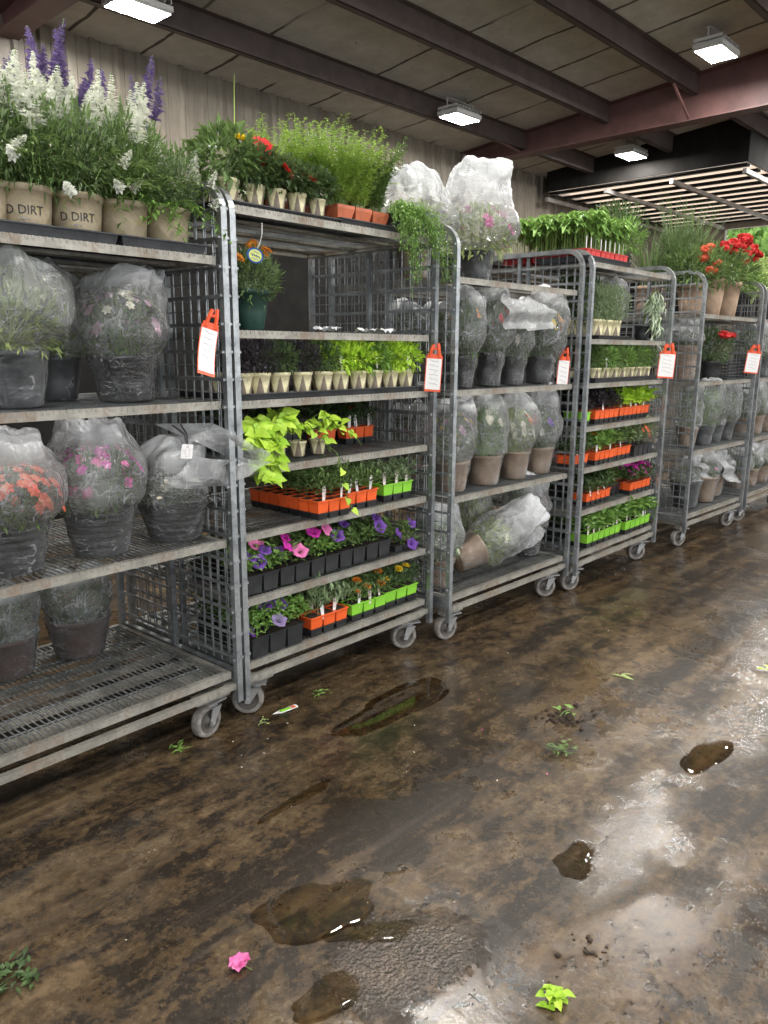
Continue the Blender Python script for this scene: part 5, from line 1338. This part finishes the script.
leafscrap(1.33, 2.235, 'pale green leaf scrap on the floor before the nearest cart', 'leafbright', 16, .032, 1, spread=.028)
leafscrap(1.98, 2.21, 'small green sprig on the floor under the second cart edge', 'leafbright', 9, .03, 2, spread=.03)
leafscrap(2.26, 1.24, 'green frilly sprig on the wet floor below the soil clump', 'leaf', 34, .03, 3, hh=.035, spread=.035)
leafscrap(3.03, 1.39, 'pale flat leaf on the floor toward the far aisle', 'leafpale', 4, .05, 4, hh=.004, spread=.02)
leafscrap(1.30, .70, 'bright yellow-green leaf cluster nearest the bottom edge', 'leaflime', 34, .022, 5, 'heart', hh=.03, spread=.020)
leafscrap(.51, 1.62, 'dark mossy clump at the lower corner of the floor', 'leafdark', 60, .03, 6, hh=.02, spread=.05)
leafscrap(3.55, .95, 'lime leaf scrap near the frame edge of the aisle', 'leaflime', 4, .04, 7, spread=.02)
leafscrap(1.66, 2.18, 'tiny green scrap beside the front wheels', 'leafpale', 7, .018, 8, spread=.02)
# spilled soil with a stem
R = random.Random(12); mb = MB()
for i in range(90):
    a, q_ = R.uniform(0, 6.28), abs(R.gauss(0, .045)); s_ = R.uniform(.003, .009)
    T = Matrix.Translation((q_ * math.cos(a) * 1.3, q_ * math.sin(a), s_ * .4)) @ Matrix.Rotation(R.uniform(0, 3), 4, 'X'); mb.box((-s_, -s_ * .7, -s_ * .6), (s_, s_ * .7, s_ * .6), 0, T)
o = mb.build('spilled_soil', 'soil', None, (2.51, 1.37, 0)); tag(o, 'clump of spilled dark potting soil on the wet floor', 'soil'); o['kind'] = 'stuff'
leafscrap(2.54, 1.39, 'green stem sticking out of the spilled soil', 'leafbright', 5, .05, 9, hh=.02, spread=.04)
mb = MB(); R = random.Random(14)
for i in range(14):
    s_ = R.uniform(.002, .006); T = Matrix.Translation((R.gauss(0, .03), R.gauss(0, .025), s_ * .5)) @ Matrix.Rotation(R.uniform(0, 3), 4, 'Z'); mb.box((-s_, -s_, -s_ * .5), (s_, s_ * .8, s_ * .5), 0, T)
o = mb.build('soil_crumbs', 'soil', None, (1.50, .72, 0)); tag(o, 'scatter of dark soil crumbs in the aisle', 'soil'); o['kind'] = 'stuff'
# dropped plant marker
root = thing('plant_marker', 'dropped white and green plant marker on the floor by the second cart wheel', 'plant marker', (1.79, 2.205, .003), (0, 0, -.15))
mb = MB(); mb.add([(-.055, 0, 0), (-.02, -.013, 0), (.055, -.014, .004), (.06, 0, .004), (.055, .014, .004), (-.02, .013, 0)] + [(-.055, 0, .001), (-.02, -.013, .001), (.055, -.014, .005), (.06, 0, .005), (.055, .014, .005), (-.02, .013, .001)], [(5, 4, 3, 2, 1, 0), (6, 7, 8, 9, 10, 11)] + [(i, (i + 1) % 6, 6 + (i + 1) % 6, 6 + i) for i in range(6)]); mb.build('blade', 'card', root)
mb = MB(); mb.box((-.02, -.008, .0036), (.025, .008, .0052)); mb.build('green_print', 'lime', root); mb = MB(); mb.box((.03, -.009, .0048), (.048, .009, .0062)); mb.build('pink_print', 'p_coral', root)
# pink bloom
R = random.Random(3); root = thing('fallen_flower', 'hot pink bloom lying on the wet floor before the puddles', 'flower', (.89, 1.28, .012))
for i in range(7): put('petal_whorl', cached(('fl5', i % 3), lambda: m_f5(i)), root, (R.uniform(-.010, .010), R.uniform(-.010, .010), R.uniform(-.004, .006)), (R.uniform(-.5, .5), R.uniform(-.5, .5), i), mat='p_pink')
mb = MB(); mb.tube([(.005, -.01, -.004), (.012, -.03, -.009)], .0012, 4); mb.build('stalk', 'stem', root)
pp = [(1.50, 2.15), (1.46, 2.05), (1.53, 2.0), (1.42, 1.98), (1.60, 2.08), (1.73, 2.12), (2.05, 1.75), (2.2, 1.55), (1.9, 1.62), (2.4, 1.7), (.62, 2.05), (.55, 1.9), (.75, 1.55), (2.75, 1.6), (2.9, 1.9), (3.3, 1.95), (3.5, 1.7), (2.1, 1.2), (1.95, 1.3), (3.1, 1.1)]
for i, (x, y) in enumerate(pp):
    o = put('fallen_petal', cached(('pet', i % 3), lambda: m_pet(i)), None, (x, y, .002), (R.uniform(-.2, .2), R.uniform(-.2, .2), R.uniform(0, 6)), mat=['p_white', 'p_pink', 'p_cream', 'p_magenta'][i % 4 if i > 5 else 0])
    tag(o, 'tiny loose petal lying on the wet floor', 'petal', 'fallen petals')

# ------------------------------------------------------------------ trees outside the doorway
def tree(x, y, h, r, seed, label, leaf='leafbright'):
    root = thing('tree', label, 'tree', (x, y, -.03), (0, 0, seed), 'trees outside the doorway')
    mb = MB(); mb.tube([(0, 0, 0), (.1, 0, h * .3), (0, .1, h * .62)], .22, 8, 0, True, .08)
    for k in range(5): a = k * 1.3; mb.tube([(0, .05, h * .4), (r * .5 * math.cos(a), r * .5 * math.sin(a), h * .7)], .07, 5, 0, True, .02)
    mb.build('trunk', 'wood', root)
    put('crown', cached(('crown', seed % 2), lambda: m_crown(seed % 2)), root, (0, 0, h * .28), scale=(r, r, h * .75), mat=leaf)
tree(24, 7.4, 6, 2.4, 1, 'bright green tree outside the open doorway', 'leafbright')
tree(27, 11.0, 7, 2.6, 2, 'hazy tree further outside the doorway', 'leaf')
tree(25, 3.2, 5, 2.2, 3, 'sunlit tree at the frame edge beyond the doorway', 'leaffern')
